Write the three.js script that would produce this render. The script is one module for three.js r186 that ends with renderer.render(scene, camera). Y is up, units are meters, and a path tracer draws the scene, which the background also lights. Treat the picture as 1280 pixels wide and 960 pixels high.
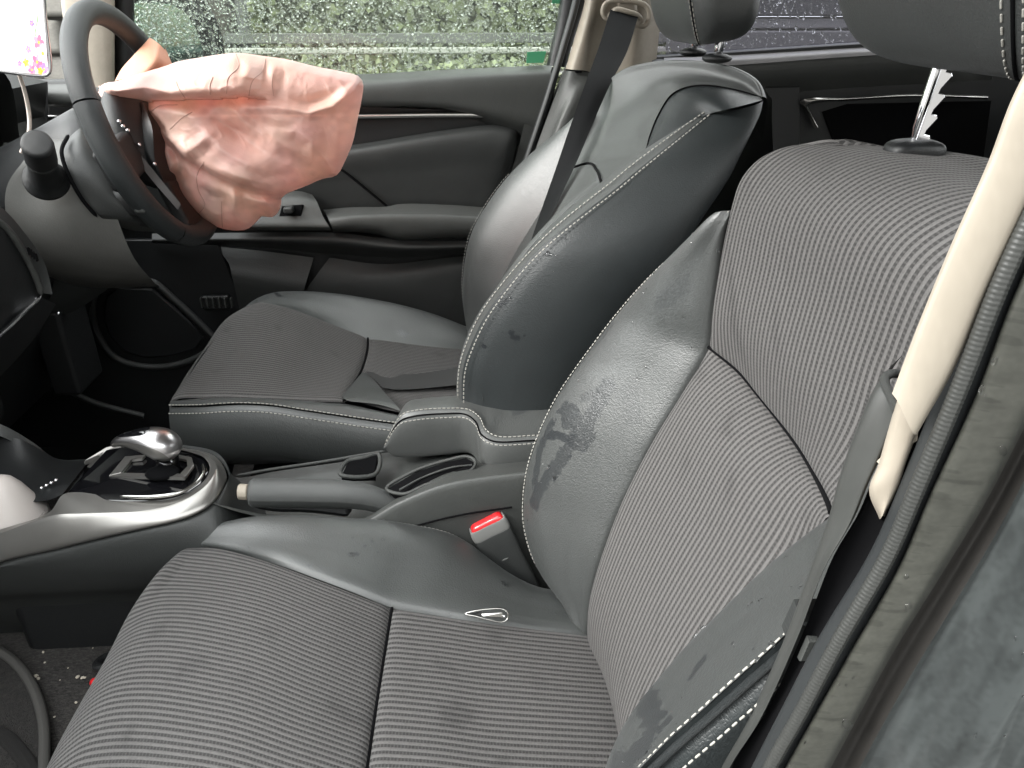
import * as THREE from 'three';
import { mergeGeometries, mergeVertices, toCreasedNormals } from 'three/addons/utils/BufferGeometryUtils.js';
import { RoundedBoxGeometry } from 'three/addons/geometries/RoundedBoxGeometry.js';
import { ImprovedNoise } from 'three/addons/math/ImprovedNoise.js';

// ---------------------------------------------------------------- camera, sky, sun, exposure
const V = (x, y, z) => new THREE.Vector3(x, y, z);
const scene = new THREE.Scene();
const EYE = V(0, 0.90, 0.80), PSI = 4.039 * Math.PI / 180, TH = 26.565 * Math.PI / 180, FPX = 950;
const FW = V(Math.sin(PSI) * Math.cos(TH), -Math.sin(TH), -Math.cos(PSI) * Math.cos(TH));
const RT = V(Math.cos(PSI), 0, Math.sin(PSI)), UP = RT.clone().cross(FW);
const camera = new THREE.PerspectiveCamera(2 * Math.atan(480 / FPX) * 180 / Math.PI, 4 / 3, 0.01, 200);
camera.position.copy(EYE); camera.lookAt(EYE.clone().add(FW));
camera.updateMatrixWorld();

const SUN = V(-0.80, 0.56, 0.20).normalize();
{ // overcast sky: brighter overhead, dimmer toward the horizon
  const w = 128, h = 64, d = new Float32Array(w * h * 4), pn = new ImprovedNoise();
  for (let j = 0; j < h; j++) for (let i = 0; i < w; i++) {
    const el = (j + 0.5) / h * Math.PI - Math.PI / 2, az = i / w * Math.PI * 2;
    const cl = 1 + 0.12 * pn.noise(Math.cos(az) * 2 * Math.cos(el), Math.sin(el) * 4, Math.sin(az) * 2 * Math.cos(el));
    const s = (0.62 + 0.5 * Math.max(0, Math.sin(el))) * cl, k = (j * w + i) * 4;
    d[k] = 0.97 * s; d[k + 1] = 1.0 * s; d[k + 2] = 1.0 * s; d[k + 3] = 1;
  }
  const t = new THREE.DataTexture(d, w, h, THREE.RGBAFormat, THREE.FloatType);
  t.mapping = THREE.EquirectangularReflectionMapping; t.magFilter = THREE.LinearFilter; t.minFilter = THREE.LinearFilter; t.needsUpdate = true;
  scene.background = t; scene.environment = t;
}
const sun = new THREE.DirectionalLight(new THREE.Color(1, 0.98, 0.94), 1.0);
sun.position.copy(SUN).multiplyScalar(12); sun.target.position.set(0, 0.4, 0);
sun.castShadow = true; sun.shadow.radius = 45; sun.shadow.mapSize.set(2048, 2048);
Object.assign(sun.shadow.camera, { left: -5, right: 5, top: 5, bottom: -5, near: 1, far: 30 });
scene.add(sun, sun.target);
const renderer = new THREE.WebGLRenderer({ antialias: true });
renderer.toneMapping = THREE.LinearToneMapping; renderer.toneMappingExposure = 6.2;
renderer.shadowMap.enabled = true;

// ---------------------------------------------------------------- helpers
let seed = 7; const rnd = () => { seed = (seed * 1664525 + 1013904223) >>> 0; return seed / 4294967296; };
const PN = new ImprovedNoise();
const ns = (x, y, z = 0.37) => PN.noise(x, y, z);
const fbm = (x, y, o = 4) => { let s = 0, a = 0.5, f = 1; for (let i = 0; i < o; i++) { s += a * ns(x * f, y * f, i * 7.3 + 0.2); a *= 0.5; f *= 2.03; } return s; };
const clamp = (x, a, b) => Math.min(b, Math.max(a, x)), sstep = (a, b, x) => { const t = clamp((x - a) / (b - a), 0, 1); return t * t * (3 - 2 * t); };
// real places read off the photograph: the sight line through (px, py) met with a plane of the car
const sight = (px, py) => RT.clone().multiplyScalar((px - 640) / FPX).addScaledVector(UP, (480 - py) / FPX).add(FW);
const Z = (px, py, z) => { const d = sight(px, py); return EYE.clone().addScaledVector(d, (z - EYE.z) / d.z); };
const Y = (px, py, y) => { const d = sight(px, py); return EYE.clone().addScaledVector(d, (y - EYE.y) / d.y); };
const toPix = (p) => { const q = p.clone().sub(EYE), t = q.dot(FW); return [640 + FPX * q.dot(RT) / t, 480 - FPX * q.dot(UP) / t]; };
const L = (...a) => a.map((p) => p.isVector3 ? p : Z(p[0], p[1], p[2]));            // pixel triples [px, py, z] or vectors
const W = (...a) => a.map((p) => V(p[0], p[1], p[2]));                              // plain world triples
const spl = (pts, n) => { if (pts.length === 2) { const o = []; for (let i = 0; i <= n; i++) o.push(pts[0].clone().lerp(pts[1], i / n)); return o; } return new THREE.CatmullRomCurve3(pts, false, 'centripetal').getSpacedPoints(n); };
const sp2 = (pts, n) => { if (pts.length === 2) return spl(pts, n); const c = new THREE.CatmullRomCurve3(pts, false, 'centripetal'), o = []; for (let i = 0; i <= n; i++) o.push(c.getPoint(i / n)); return o; };

function gridGeo(g, nu, nv, o = {}) {           // g[j][i] points -> geometry with uv in metres
  const pos = [], uv = [], idx = [];
  const us = [0], vs = [0], mj = nv >> 1, mi = nu >> 1;
  for (let i = 1; i <= nu; i++) us[i] = us[i - 1] + g[mj][i].distanceTo(g[mj][i - 1]);
  for (let j = 1; j <= nv; j++) vs[j] = vs[j - 1] + g[j][mi].distanceTo(g[j - 1][mi]);
  if (o.puff || o.fn) {
    const nor = g.map((r, j) => r.map((p, i) => {
      const a = g[j][Math.min(nu, i + 1)].clone().sub(g[j][Math.max(0, i - 1)]), b = g[Math.min(nv, j + 1)][i].clone().sub(g[Math.max(0, j - 1)][i]);
      return a.cross(b).normalize();
    }));
    const sgn = nor[mj][mi].dot(o.face || V(0, 0, 1)) < 0 ? -1 : 1, w = o.w || 0.03;
    const e = o.open || '';                      // edges (l r b t) that are not seams
    for (let j = 0; j <= nv; j++) for (let i = 0; i <= nu; i++) {
      let h = o.puff || 0; const k = (d) => { const t = clamp(d / w, 0, 1); return Math.sqrt(1 - (1 - t) * (1 - t)); };
      if (!e.includes('l')) h *= k(us[i]); if (!e.includes('r')) h *= k(us[nu] - us[i]);
      if (!e.includes('b')) h *= k(vs[j]); if (!e.includes('t')) h *= k(vs[nv] - vs[j]);
      if (o.damp) h += 0.0016 * ns(us[i] * 11, vs[j] * 9, 2.2) * Math.min(1, h / 0.002);
      if (o.fn) h += o.fn(us[i] / us[nu], vs[j] / vs[nv], us[i], vs[j]);
      g[j][i] = g[j][i].clone().addScaledVector(nor[j][i], sgn * h);
    }
  }
  for (let j = 0; j <= nv; j++) for (let i = 0; i <= nu; i++) { const p = g[j][i]; pos.push(p.x, p.y, p.z); uv.push(us[i] + (o.damp ? 0.0018 * ns(us[i] * 7, vs[j] * 6, 4) : 0), vs[j]); }
  for (let j = 0; j < nv; j++) for (let i = 0; i < nu; i++) { const a = j * (nu + 1) + i, b = a + 1, c = a + nu + 1, d = c + 1; idx.push(a, b, d, a, d, c); }
  const q = new THREE.BufferGeometry();
  q.setAttribute('position', new THREE.Float32BufferAttribute(pos, 3)); q.setAttribute('uv', new THREE.Float32BufferAttribute(uv, 2)); q.setIndex(idx);
  if (o.damp) { const c = []; for (let j = 0; j <= nv; j++) for (let i = 0; i <= nu; i++) { const p = g[j][i], f = fbm(p.x * 26 + p.y * 9, p.z * 26 + p.y * 17, 3), k = 1 - 0.26 * sstep(0.16, 0.42, f); c.push(k, k, k); } q.setAttribute('color', new THREE.Float32BufferAttribute(c, 3)); }
  q.computeVertexNormals(); q.userData = { lu: us[nu], lv: vs[nv] };
  return q;
}
function loft(rows, nu, nv, o) {                // smooth surface through rows of points
  const R = rows.map((r) => (o && o.raw ? sp2 : spl)(r, nu)), g = [];
  for (let j = 0; j <= nv; j++) g.push([]);
  for (let i = 0; i <= nu; i++) { const c = sp2(R.map((r) => r[i]), nv); for (let j = 0; j <= nv; j++) g[j].push(c[j]); }
  return gridGeo(g, nu, nv, o);
}
const noIdx = (g) => { const q = g.index ? g.toNonIndexed() : g; for (const k of Object.keys(q.attributes)) if (!['position', 'normal', 'uv'].includes(k)) q.deleteAttribute(k); return q; };
const merge = (gs) => mergeGeometries(gs.map(noIdx));
const tube = (pts, r, n = 40, m = 8) => new THREE.TubeGeometry(new THREE.CatmullRomCurve3(pts, false, 'centripetal'), n, r, m, false);
function rope(pts, r, n = 60, m = 10, mod) {    // tube with round ends and a radius that may vary
  const c = new THREE.CatmullRomCurve3(pts, false, 'centripetal'), g = new THREE.TubeGeometry(c, n, 1, m, false), p = g.attributes.position;
  for (let i = 0; i <= n; i++) { const q = c.getPointAt(i / n); let k = mod ? mod(i / n) : 1; if (i === 0 || i === n) k = 0.02; else if (i === 1 || i === n - 1) k *= 0.85;
    for (let j = 0; j <= m; j++) { const a = i * (m + 1) + j; p.setXYZ(a, q.x + (p.getX(a) - q.x) * r * k, q.y + (p.getY(a) - q.y) * r * k, q.z + (p.getZ(a) - q.z) * r * k); } }
  g.computeVertexNormals(); return g;
}
function stitchGeo(pts, len, gap, r, off) {     // a row of short thread stitches along a line
  const c = new THREE.CatmullRomCurve3(pts.map((p) => p.clone().add(off || V(0, 0, 0))), false, 'centripetal'), T = c.getLength(), n = Math.floor(T / (len + gap)), gs = [];
  const base = new THREE.CapsuleGeometry(r, len - r * 2, 2, 5);
  for (let i = 0; i < n; i++) { const t = (i + 0.5) / n, p = c.getPointAt(t), d = c.getTangentAt(t); gs.push(base.clone().applyQuaternion(new THREE.Quaternion().setFromUnitVectors(V(0, 1, 0), d)).translate(p.x, p.y, p.z)); }
  return merge(gs);
}
const box = (w, h, d, x, y, z, r = 0.004) => new RoundedBoxGeometry(w, h, d, 2, Math.min(r, w / 2.1, h / 2.1, d / 2.1)).translate(x, y, z);
function slab(outer, depthVec, bevel = 0.002) { // a polygon of coplanar-ish points given thickness along depthVec
  const c = outer.reduce((s, p) => s.add(p), V(0, 0, 0)).divideScalar(outer.length), n = outer.length, pos = [], inn = outer.map((p) => p.clone().lerp(c, bevel / Math.max(bevel * 3, p.distanceTo(c)))), d = depthVec, b = d.clone().normalize().multiplyScalar(bevel);
  const tri = (a, e, f) => pos.push(a.x, a.y, a.z, e.x, e.y, e.z, f.x, f.y, f.z), quad = (a, e, f, g) => { tri(a, e, f); tri(a, f, g); };
  const ax = Math.abs(d.x) > Math.abs(d.y) && Math.abs(d.x) > Math.abs(d.z) ? ['y', 'z'] : Math.abs(d.y) > Math.abs(d.z) ? ['z', 'x'] : ['x', 'y'];
  const faces = THREE.ShapeUtils.triangulateShape(inn.map((p) => new THREE.Vector2(p[ax[0]], p[ax[1]])), []);
  for (const f of faces) { tri(inn[f[0]], inn[f[1]], inn[f[2]]); tri(outer[f[0]].clone().add(d), outer[f[2]].clone().add(d), outer[f[1]].clone().add(d)); }
  for (let i = 0; i < n; i++) { const j = (i + 1) % n; quad(inn[i], inn[j], outer[j].clone().add(b), outer[i].clone().add(b)); quad(outer[i].clone().add(b), outer[j].clone().add(b), outer[j].clone().add(d), outer[i].clone().add(d)); }
  const g = new THREE.BufferGeometry(); g.setAttribute('position', new THREE.Float32BufferAttribute(pos, 3));
  g.setAttribute('uv', new THREE.Float32BufferAttribute(pos.flatMap((_, i) => i % 3 ? [] : [pos[i + (ax[0] === 'x' ? 0 : ax[0] === 'y' ? 1 : 2)], pos[i + (ax[1] === 'x' ? 0 : ax[1] === 'y' ? 1 : 2)]]), 2));
  g.computeVertexNormals(); return g;
}
function prism(profile, z0, z1) {               // an (x, y) profile run along z
  const s = new THREE.Shape(profile.map((p) => new THREE.Vector2(p[0], p[1])));
  return new THREE.ExtrudeGeometry(s, { depth: z1 - z0, bevelEnabled: true, bevelSize: 0.004, bevelThickness: 0.004, bevelSegments: 2, curveSegments: 8 }).translate(0, 0, z0);
}
const used = {};
const numbered = (n) => { const k = used[n] = (used[n] === undefined ? 0 : used[n] + 1); return k ? n + '_' + String(k).padStart(3, '0') : n; };
function thing(name, label, category, group) { const o = new THREE.Group(); o.name = numbered(name); o.userData = { label, category }; if (group) o.userData.group = group; scene.add(o); return o; }
function part(parent, name, geo, mat, extra) { const m = new THREE.Mesh(geo, mat); m.name = name; m.castShadow = m.receiveShadow = true; if (extra) m.userData = extra; parent.add(m); return m; }
function solo(name, geo, mat, label, category) { const m = new THREE.Mesh(geo, mat); m.name = numbered(name); m.castShadow = m.receiveShadow = true; m.userData = { label, category }; scene.add(m); return m; }
function structure(name, geo, mat) { const m = new THREE.Mesh(geo, mat); m.name = name; m.castShadow = m.receiveShadow = true; m.userData = { kind: 'structure' }; scene.add(m); return m; }
const STUFF = { kind: 'stuff' };

// ---------------------------------------------------------------- textures and materials
function tex(w, h, fn, srgb, rep) {
  const d = new Uint8Array(w * h * 4);
  for (let j = 0; j < h; j++) for (let i = 0; i < w; i++) { const c = fn(i / w, j / h, i, j), k = (j * w + i) * 4; if (typeof c === 'number') d[k] = d[k + 1] = d[k + 2] = clamp(c, 0, 1) * 255; else for (let q = 0; q < 3; q++) d[k + q] = clamp(c[q], 0, 1) * 255; d[k + 3] = 255; }
  const t = new THREE.DataTexture(d, w, h); t.wrapS = t.wrapT = THREE.RepeatWrapping; t.magFilter = THREE.LinearFilter; t.minFilter = THREE.LinearMipmapLinearFilter; t.generateMipmaps = true;
  if (srgb) t.colorSpace = THREE.SRGBColorSpace; if (rep) t.repeat.set(rep[0], rep[1]); t.needsUpdate = true; return t;
}
const lin = (r, g, b) => new THREE.Color().setRGB(r, g, b);
const toS = (c) => c <= 0.0031308 ? c * 12.92 : 1.055 * Math.pow(c, 1 / 2.4) - 0.055;
// tileable value noise
function tileNoise(n, s) { const a = []; let q = s; for (let i = 0; i < n * n; i++) { q = (q * 1664525 + 1013904223) >>> 0; a.push(q / 4294967296); }
  return (u, v) => { const x = ((u % 1) + 1) % 1 * n, y = ((v % 1) + 1) % 1 * n, i = Math.floor(x), j = Math.floor(y), fx = x - i, fy = y - j, e = (t) => t * t * (3 - 2 * t), A = (p, r) => a[(r % n) * n + (p % n)];
    return (A(i, j) * (1 - e(fx)) + A(i + 1, j) * e(fx)) * (1 - e(fy)) + (A(i, j + 1) * (1 - e(fx)) + A(i + 1, j + 1) * e(fx)) * e(fy); }; }
const T8 = tileNoise(8, 1), T32 = tileNoise(32, 2), T128 = tileNoise(128, 3), T64 = tileNoise(64, 4);
const grainBump = tex(512, 512, (u, v) => { // pebbled leather grain, tile 0.1 m
  const a = Math.abs(T64(u, v) - 0.5) * 2, b = Math.abs(T64(u + 0.37, v + 0.61) - 0.5) * 2; return 0.25 + 0.55 * Math.min(1, Math.min(a, b) * 3) + 0.2 * T128(u, v); }, false, [10, 10]);
const fineBump = tex(256, 256, (u, v) => 0.6 * T128(u, v) + 0.4 * T64(u, v), false, [14, 14]);
const softTone = tex(256, 256, (u, v) => { const s = 0.8 + 0.12 * T8(u, v) + 0.08 * T32(u, v) + 0.06 * T128(u, v); return [s, s, s]; }, false, [3, 3]);
const roughTone = tex(256, 256, (u, v) => 0.72 + 0.2 * T8(u, v) + 0.12 * T32(u, v), false, [4, 4]);
function std(c, rough, o = {}) { const m = new THREE.MeshPhysicalMaterial({ color: lin(...c), roughness: rough, ...o }); return m; }
const M = {
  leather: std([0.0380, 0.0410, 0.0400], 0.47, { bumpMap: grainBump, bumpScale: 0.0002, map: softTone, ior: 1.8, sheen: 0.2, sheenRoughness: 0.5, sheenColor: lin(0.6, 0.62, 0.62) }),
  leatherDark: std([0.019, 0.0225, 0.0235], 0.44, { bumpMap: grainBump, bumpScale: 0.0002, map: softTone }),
  plastic: std([0.029, 0.0310, 0.0305], 0.50, { bumpMap: fineBump, bumpScale: 0.0002, map: softTone }),
  plasticGrey: std([0.050, 0.0525, 0.0500], 0.50, { bumpMap: fineBump, bumpScale: 0.0002, map: softTone }),
  plasticDark: std([0.010, 0.0108, 0.0115], 0.45, { bumpMap: fineBump, bumpScale: 0.0002, map: softTone }),
  gloss: std([0.005, 0.005, 0.006], 0.06, { clearcoat: 1, clearcoatRoughness: 0.03 }),
  silver: std([0.25, 0.242, 0.23], 0.38, { metalness: 0.8, roughnessMap: roughTone }),
  chrome: std([0.78, 0.78, 0.80], 0.08, { metalness: 1 }),
  chromeSoft: std([0.45, 0.44, 0.42], 0.24, { metalness: 1 }),
  beige: std([0.34, 0.30, 0.245], 0.55, { map: softTone }),
  rubber: std([0.024, 0.0265, 0.0275], 0.45, { map: softTone }),
  thread: std([0.33, 0.32, 0.29], 0.85),
  threadDim: std([0.20, 0.20, 0.19], 0.8),
  webbing: std([0.0045, 0.005, 0.0055], 0.85, { specularIntensity: 0.35 }),
  red: std([0.55, 0.012, 0.016], 0.3, { clearcoat: 0.5 }),
  black: std([0.003, 0.003, 0.0035], 0.95, { specularIntensity: 0.2 }),
};
// ribbed seat cloth: pale cords with a dark, finely ribbed channel between them; tile 73.6 mm
const STR = 8, RIB = 17, TILE = 0.0508;
const cord = (u, v, i) => { const s = ((u * STR) % 1), row = Math.floor(u * STR), w = 0.58 + 0.05 * (T64(row / 8, v) - 0.5), d = Math.abs(s - 0.25) / (w / 2), ridge = d < 1 ? Math.sqrt(1 - d * d) : 0; const rb = 0.5 + 0.5 * Math.sin(v * RIB * 2 * Math.PI + row * 2.1); return [ridge, rb]; };
const clothMap = tex(512, 512, (u, v) => { const [r, b] = cord(u, v), f = 0.86 + 0.28 * (T128(u, v) - 0.5) + 0.16 * (T32(u, v) - 0.5); const c = (r > 0 ? 0.062 + 0.045 * sstep(0, 0.8, r) : 0.029 + 0.029 * b * b) * f; return [toS(c * 1.03), toS(c * 0.985), toS(c * 0.965)]; }, true, [1 / TILE, 1 / TILE]);
const clothBump = tex(512, 512, (u, v) => { const [r, b] = cord(u, v); return r > 0 ? 0.35 + 0.6 * r + 0.05 * T128(u, v) : 0.1 + 0.25 * b; }, false, [1 / TILE, 1 / TILE]);
M.cloth = std([1, 1, 1], 0.9, { vertexColors: true, map: clothMap, bumpMap: clothBump, bumpScale: 0.0011, sheen: 0.2, sheenRoughness: 0.6, sheenColor: lin(0.5, 0.48, 0.48) });
const carpetMap = tex(512, 512, (u, v) => { const s = 0.5 + 0.35 * (T128(u, v)) + 0.25 * (T32(u * 2, v * 2) - 0.5) + 0.2 * (rnd() - 0.5); return [s, s * 0.98, s * 0.96]; }, true, [5, 5]);
const carpetBump = tex(256, 256, () => rnd(), false, [9, 9]);
M.carpet = std([0.075, 0.072, 0.07], 0.95, { map: carpetMap, bumpMap: carpetBump, bumpScale: 0.002 });
M.mat = std([0.035, 0.033, 0.032], 0.95, { map: carpetMap, bumpMap: carpetBump, bumpScale: 0.002 });

// leather with water on it: blots in the panel's own uv, found from where they lie on the seat
function wetLeather(geo, base, blots, o = {}) {
  const { lu, lv } = geo.userData, pos = geo.attributes.position, uv = geo.attributes.uv, pix = [];
  for (let i = 0; i < pos.count; i++) pix.push(toPix(V(pos.getX(i), pos.getY(i), pos.getZ(i))));
  const find = (x, y) => { let b = 1e9, k = 0; for (let i = 0; i < pix.length; i++) { const d = (pix[i][0] - x) ** 2 + (pix[i][1] - y) ** 2; if (d < b) { b = d; k = i; } } return [uv.getX(k), uv.getY(k), V(pos.getX(k), pos.getY(k), pos.getZ(k)).distanceTo(EYE)]; };
  const B = blots.map((b) => ({ k: b.k === undefined ? 1 : b.k, soft: b.soft || 0, p: b.p.map((q) => find(q[0], q[1])), r: b.r }));
  const n = o.n || 512, wet = new Float32Array(n * n), mist = new Float32Array(n * n);
  for (let j = 0; j < n; j++) for (let i = 0; i < n; i++) {
    const u = (i + 0.5) / n * lu, v = (j + 0.5) / n * lv; let w = 0, m = 0;
    for (const b of B) { let d = 9, sc = 1; for (let s = 0; s < b.p.length; s++) { const a = b.p[s], c = b.p[Math.min(s + 1, b.p.length - 1)], dx = c[0] - a[0], dy = c[1] - a[1], t = clamp(((u - a[0]) * dx + (v - a[1]) * dy) / (dx * dx + dy * dy + 1e-9), 0, 1), q = Math.hypot(u - a[0] - dx * t, v - a[1] - dy * t); if (q < d) { d = q; sc = a[2] / FPX; } }
      const R = b.r * sc; if (d > R * 2.4) continue;
      const e = 1.0 * fbm((u * 0.83 + v * 0.56) / R * 0.7 + 3.3, (v * 0.83 - u * 0.56) / R * 0.7, 4) + 0.55 * fbm(u * 190 + v * 90, v * 190 - u * 90, 4), f = 1 - d / R + e * 1.2;
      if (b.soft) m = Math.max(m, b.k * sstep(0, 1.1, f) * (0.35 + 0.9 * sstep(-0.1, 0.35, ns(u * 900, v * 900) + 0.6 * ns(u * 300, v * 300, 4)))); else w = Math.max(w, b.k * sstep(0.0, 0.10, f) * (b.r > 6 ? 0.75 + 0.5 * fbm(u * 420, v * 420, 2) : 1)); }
    wet[j * n + i] = clamp(w, 0, 1); mist[j * n + i] = m;
  }
  const at = (i, j) => j * n + i, m = base.clone();
  m.color = lin(1, 1, 1); const c0 = base.color;
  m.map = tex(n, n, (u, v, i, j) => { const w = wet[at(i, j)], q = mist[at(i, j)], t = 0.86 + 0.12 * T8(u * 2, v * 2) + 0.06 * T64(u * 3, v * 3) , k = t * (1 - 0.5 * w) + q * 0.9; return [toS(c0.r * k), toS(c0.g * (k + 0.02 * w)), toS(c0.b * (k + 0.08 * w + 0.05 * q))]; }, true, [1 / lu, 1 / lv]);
  m.roughness = 1; m.roughnessMap = tex(n, n, (u, v, i, j) => { const w = wet[at(i, j)], q = mist[at(i, j)]; return clamp(base.roughness - 0.14 * w + 0.10 * q, 0.12, 1); }, false, [1 / lu, 1 / lv]);
  return m;
}

// ================================================================ the setting
const plane = (w, d, y, x = 0, z = 0) => new THREE.PlaneGeometry(w, d, 1, 1).rotateX(-Math.PI / 2).translate(x, y, z);
const asphalt = tex(256, 256, (u, v) => { const s = 0.55 + 0.3 * T128(u, v) + 0.2 * (rnd() - 0.5) + 0.3 * (T8(u, v) - 0.5); return [s, s, s]; }, true, [50, 50]);
structure('ground', plane(160, 160, -0.32), std([0.10, 0.10, 0.10], 0.6, { map: asphalt }));
structure('floor', merge([new THREE.BoxGeometry(3.2, 0.03, 1.34).translate(0.35, -0.015, -0.02)]), M.carpet);

structure('raised_floor', merge([box(1.45, 0.14, 0.58, -0.55, 0.09, 0.285, 0.02)]), M.carpet);
structure('firewall', merge([new THREE.BoxGeometry(0.05, 1.1, 1.5).translate(-1.29, 0.35, -0.02), new THREE.BoxGeometry(0.5, 1.05, 0.04).translate(-1.19, 0.3, -0.765), new THREE.BoxGeometry(3.2, 0.22, 0.05).translate(0.35, -0.08, -0.72)]), M.plasticDark);
{ // roof with a front and rear rail, open over the passenger door
  const c = thing('car_roof', 'pale headlining and roof over the seats of the car', 'roof');
  part(c, 'roof_panel', new RoundedBoxGeometry(2.3, 0.05, 1.24, 4, 0.02).translate(0.75, 1.28, -0.02), std([0.45, 0.42, 0.38], 0.85));
  part(c, 'roof_rail', box(2.9, 0.08, 0.06, 0.4, 1.23, -0.66, 0.02), M.beige);
  part(c, 'tailgate_panel', box(0.06, 1.1, 1.3, 1.93, 0.55, -0.02, 0.02), M.plasticDark);
}

{ // what stands on the camera's side: the opened passenger door and a house wall across the drive
  const d = thing('passenger_door', 'passenger door swung open on the photographer side', 'car door');
  part(d, 'door_panel', box(0.05, 0.95, 0.95, -0.98, 0.33, 1.22, 0.03), M.plastic);
  part(d, 'door_skin', box(0.03, 0.98, 0.98, -1.03, 0.33, 1.22, 0.012), std([0.045, 0.055, 0.056], 0.36, { metalness: 0.3, clearcoat: 1 }));
  const w = thing('house_wall', 'brown house wall across the drive behind the photographer', 'wall');
  part(w, 'wall_face', box(14, 2.9, 0.3, 0.5, 1.1, 3.6, 0.02), std([0.38, 0.365, 0.345], 0.9, { map: softTone }));
}

// ---------------------------------------------------------------- outside, beyond the far windows
{
  const leafG = new THREE.BufferGeometry();
  leafG.setAttribute('position', new THREE.Float32BufferAttribute([0, 0, 0, 0.5, 0.08, 0.38, 0, 0.16, 0.9, -0.5, 0.08, 0.38], 3)); leafG.setAttribute('uv', new THREE.Float32BufferAttribute([0.5, 0, 1, 0.4, 0.5, 1, 0, 0.4], 2)); leafG.setIndex([0, 1, 2, 0, 2, 3]); leafG.computeVertexNormals();
  const leafM = std([1, 1, 1], 0.5, { side: THREE.DoubleSide, transmission: 0.25, thickness: 0 });
  const hedge = (n, name, place, size, label, cat, hue) => {
    const m = new THREE.InstancedMesh(leafG, leafM, n), q = new THREE.Object3D(), c = new THREE.Color();
    for (let i = 0; i < n; i++) {
      const p = place(); q.position.copy(p); q.rotation.set(rnd() * 6.28, rnd() * 6.28, rnd() * 6.28); const s = size * (0.6 + rnd() * 0.8); q.scale.set(s, s, s); q.updateMatrix(); m.setMatrixAt(i, q.matrix);
      const k = (0.75 + 0.5 * rnd()) * hue; c.setRGB(0.205 * k, 0.228 * k, 0.13 * k); m.setColorAt(i, c);
    }
    m.name = name; m.userData = { kind: 'stuff', label, category: cat }; m.castShadow = m.receiveShadow = true; scene.add(m);
  };
  const face = (x, y) => -4.05 + 0.28 * fbm(x * 0.9, y * 1.6, 3);
  hedge(26000, 'hedge', () => { const x = -1.75 + rnd() * 3.35, y = -0.3 + rnd() * 2.9; return V(x, y, face(x, y) - rnd() * rnd() * 0.5); }, 0.06, 'clipped bright green hedge behind the grey rails, seen through the wet window', 'hedge', 1.25);
  hedge(9000, 'ground_cover', () => { const x = -1.5 + rnd() * 3.1; return V(x, -0.25 + rnd() * 0.91, -3.05 - rnd() * 0.3); }, 0.04, 'low green ground cover below the grey rails', 'ground cover', 0.9);
  structure('bank', new THREE.BoxGeometry(4.2, 3.0, 0.5).translate(-0.7, 1.1, -4.9), std([0.05, 0.06, 0.035], 0.95));
  // rails in front of the hedge
  const rail = thing('guard_rail', 'grey two-rail barrier running in front of the green hedge', 'barrier');
  const wood = std([0.16, 0.157, 0.155], 0.7, { map: tex(256, 64, (u, v) => { const s = 0.6 + 0.35 * T32(u, v * 3) + 0.15 * T128(u, v); return [s, s, s]; }, true, [2, 8]), bumpMap: fineBump, bumpScale: 0.002 });
  part(rail, 'top_rail', box(3.2, 0.048, 0.05, 0.45, 0.744, -3.5, 0.006), wood);
  part(rail, 'bottom_rail', box(3.2, 0.030, 0.06, 0.45, 0.686, -3.49, 0.008), std([0.34, 0.33, 0.31], 0.7, { map: softTone }));
  for (const x of [-1.06, 2.0]) part(rail, 'post', box(0.05, 1.6, 0.06, x, 0.45, -3.56, 0.012), wood);
  // low wet wall seen through the rear window
  const wall = thing('low_wall', 'wet grey stepped wall seen through the rear window', 'wall');
  const tones = [[0.07, 0.068, 0.073], [0.03, 0.03, 0.034], [0.11, 0.107, 0.113], [0.06, 0.058, 0.063], [0.02, 0.02, 0.023], [0.045, 0.044, 0.047]];
  let yy = 1.6; [0.66, 0.09, 0.05, 0.10, 0.09, 0.10, 0.06, 0.5].forEach((h, i) => { part(wall, 'ledge', box(3.7, h - 0.006, 0.3 + 0.04 * (i % 2), 2.85, yy - h / 2, -2.9, 0.008), std(tones[i % 6], 0.45, { map: softTone })); yy -= h; });
  // tree trunk left of the hedge
  const tree = thing('tree', 'grey brown tree trunk with a branch, left of the green hedge', 'tree');
  const bark = std([0.15, 0.125, 0.105], 0.95, { map: tex(128, 256, (u, v) => { const s = 0.45 + 0.5 * T32(u, v * 0.4) + 0.2 * T128(u, v); return [s, s, s]; }, true, [3, 1]), bumpMap: fineBump, bumpScale: 0.02 });
  part(tree, 'trunk', tube([V(-1.26, -0.4, -3.62), V(-1.22, 0.4, -3.62), V(-1.2, 1.2, -3.62), V(-1.14, 2.6, -3.62)], 0.13, 30, 14), bark);
  part(tree, 'branch', tube([V(-1.22, 0.70, -3.6), V(-1.36, 0.86, -3.5), V(-1.5, 1.1, -3.45), V(-1.7, 1.8, -3.4)], 0.05, 24, 9), bark);
  part(tree, 'crown', new THREE.IcosahedronGeometry(1.2, 4).translate(-1.2, 3.7, -3.6), std([0.05, 0.09, 0.03], 0.9));
  // pale stone wall ahead of the windscreen
  const sw = thing('stone_wall', 'pale rough stone wall glimpsed between the bright screen and the beige pillar', 'wall');
  for (let j = 0; j < 9; j++) for (let i = 0; i < 6; i++) { const k = 0.40 + 0.2 * rnd(); part(sw, 'stone', box(0.33, 0.155, 0.2 + 0.06 * rnd(), -3.72 + i * 0.35 + (j % 2) * 0.17, -0.1 + j * 0.17, -3.7, 0.03), std([k, k * 0.95, k * 0.86], 0.9, { bumpMap: fineBump, bumpScale: 0.02, map: softTone })); }
  part(sw, 'mortar', box(2.2, 1.75, 0.1, -2.75, 0.55, -3.72, 0.01), std([0.2, 0.19, 0.17], 0.95));
}

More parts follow.
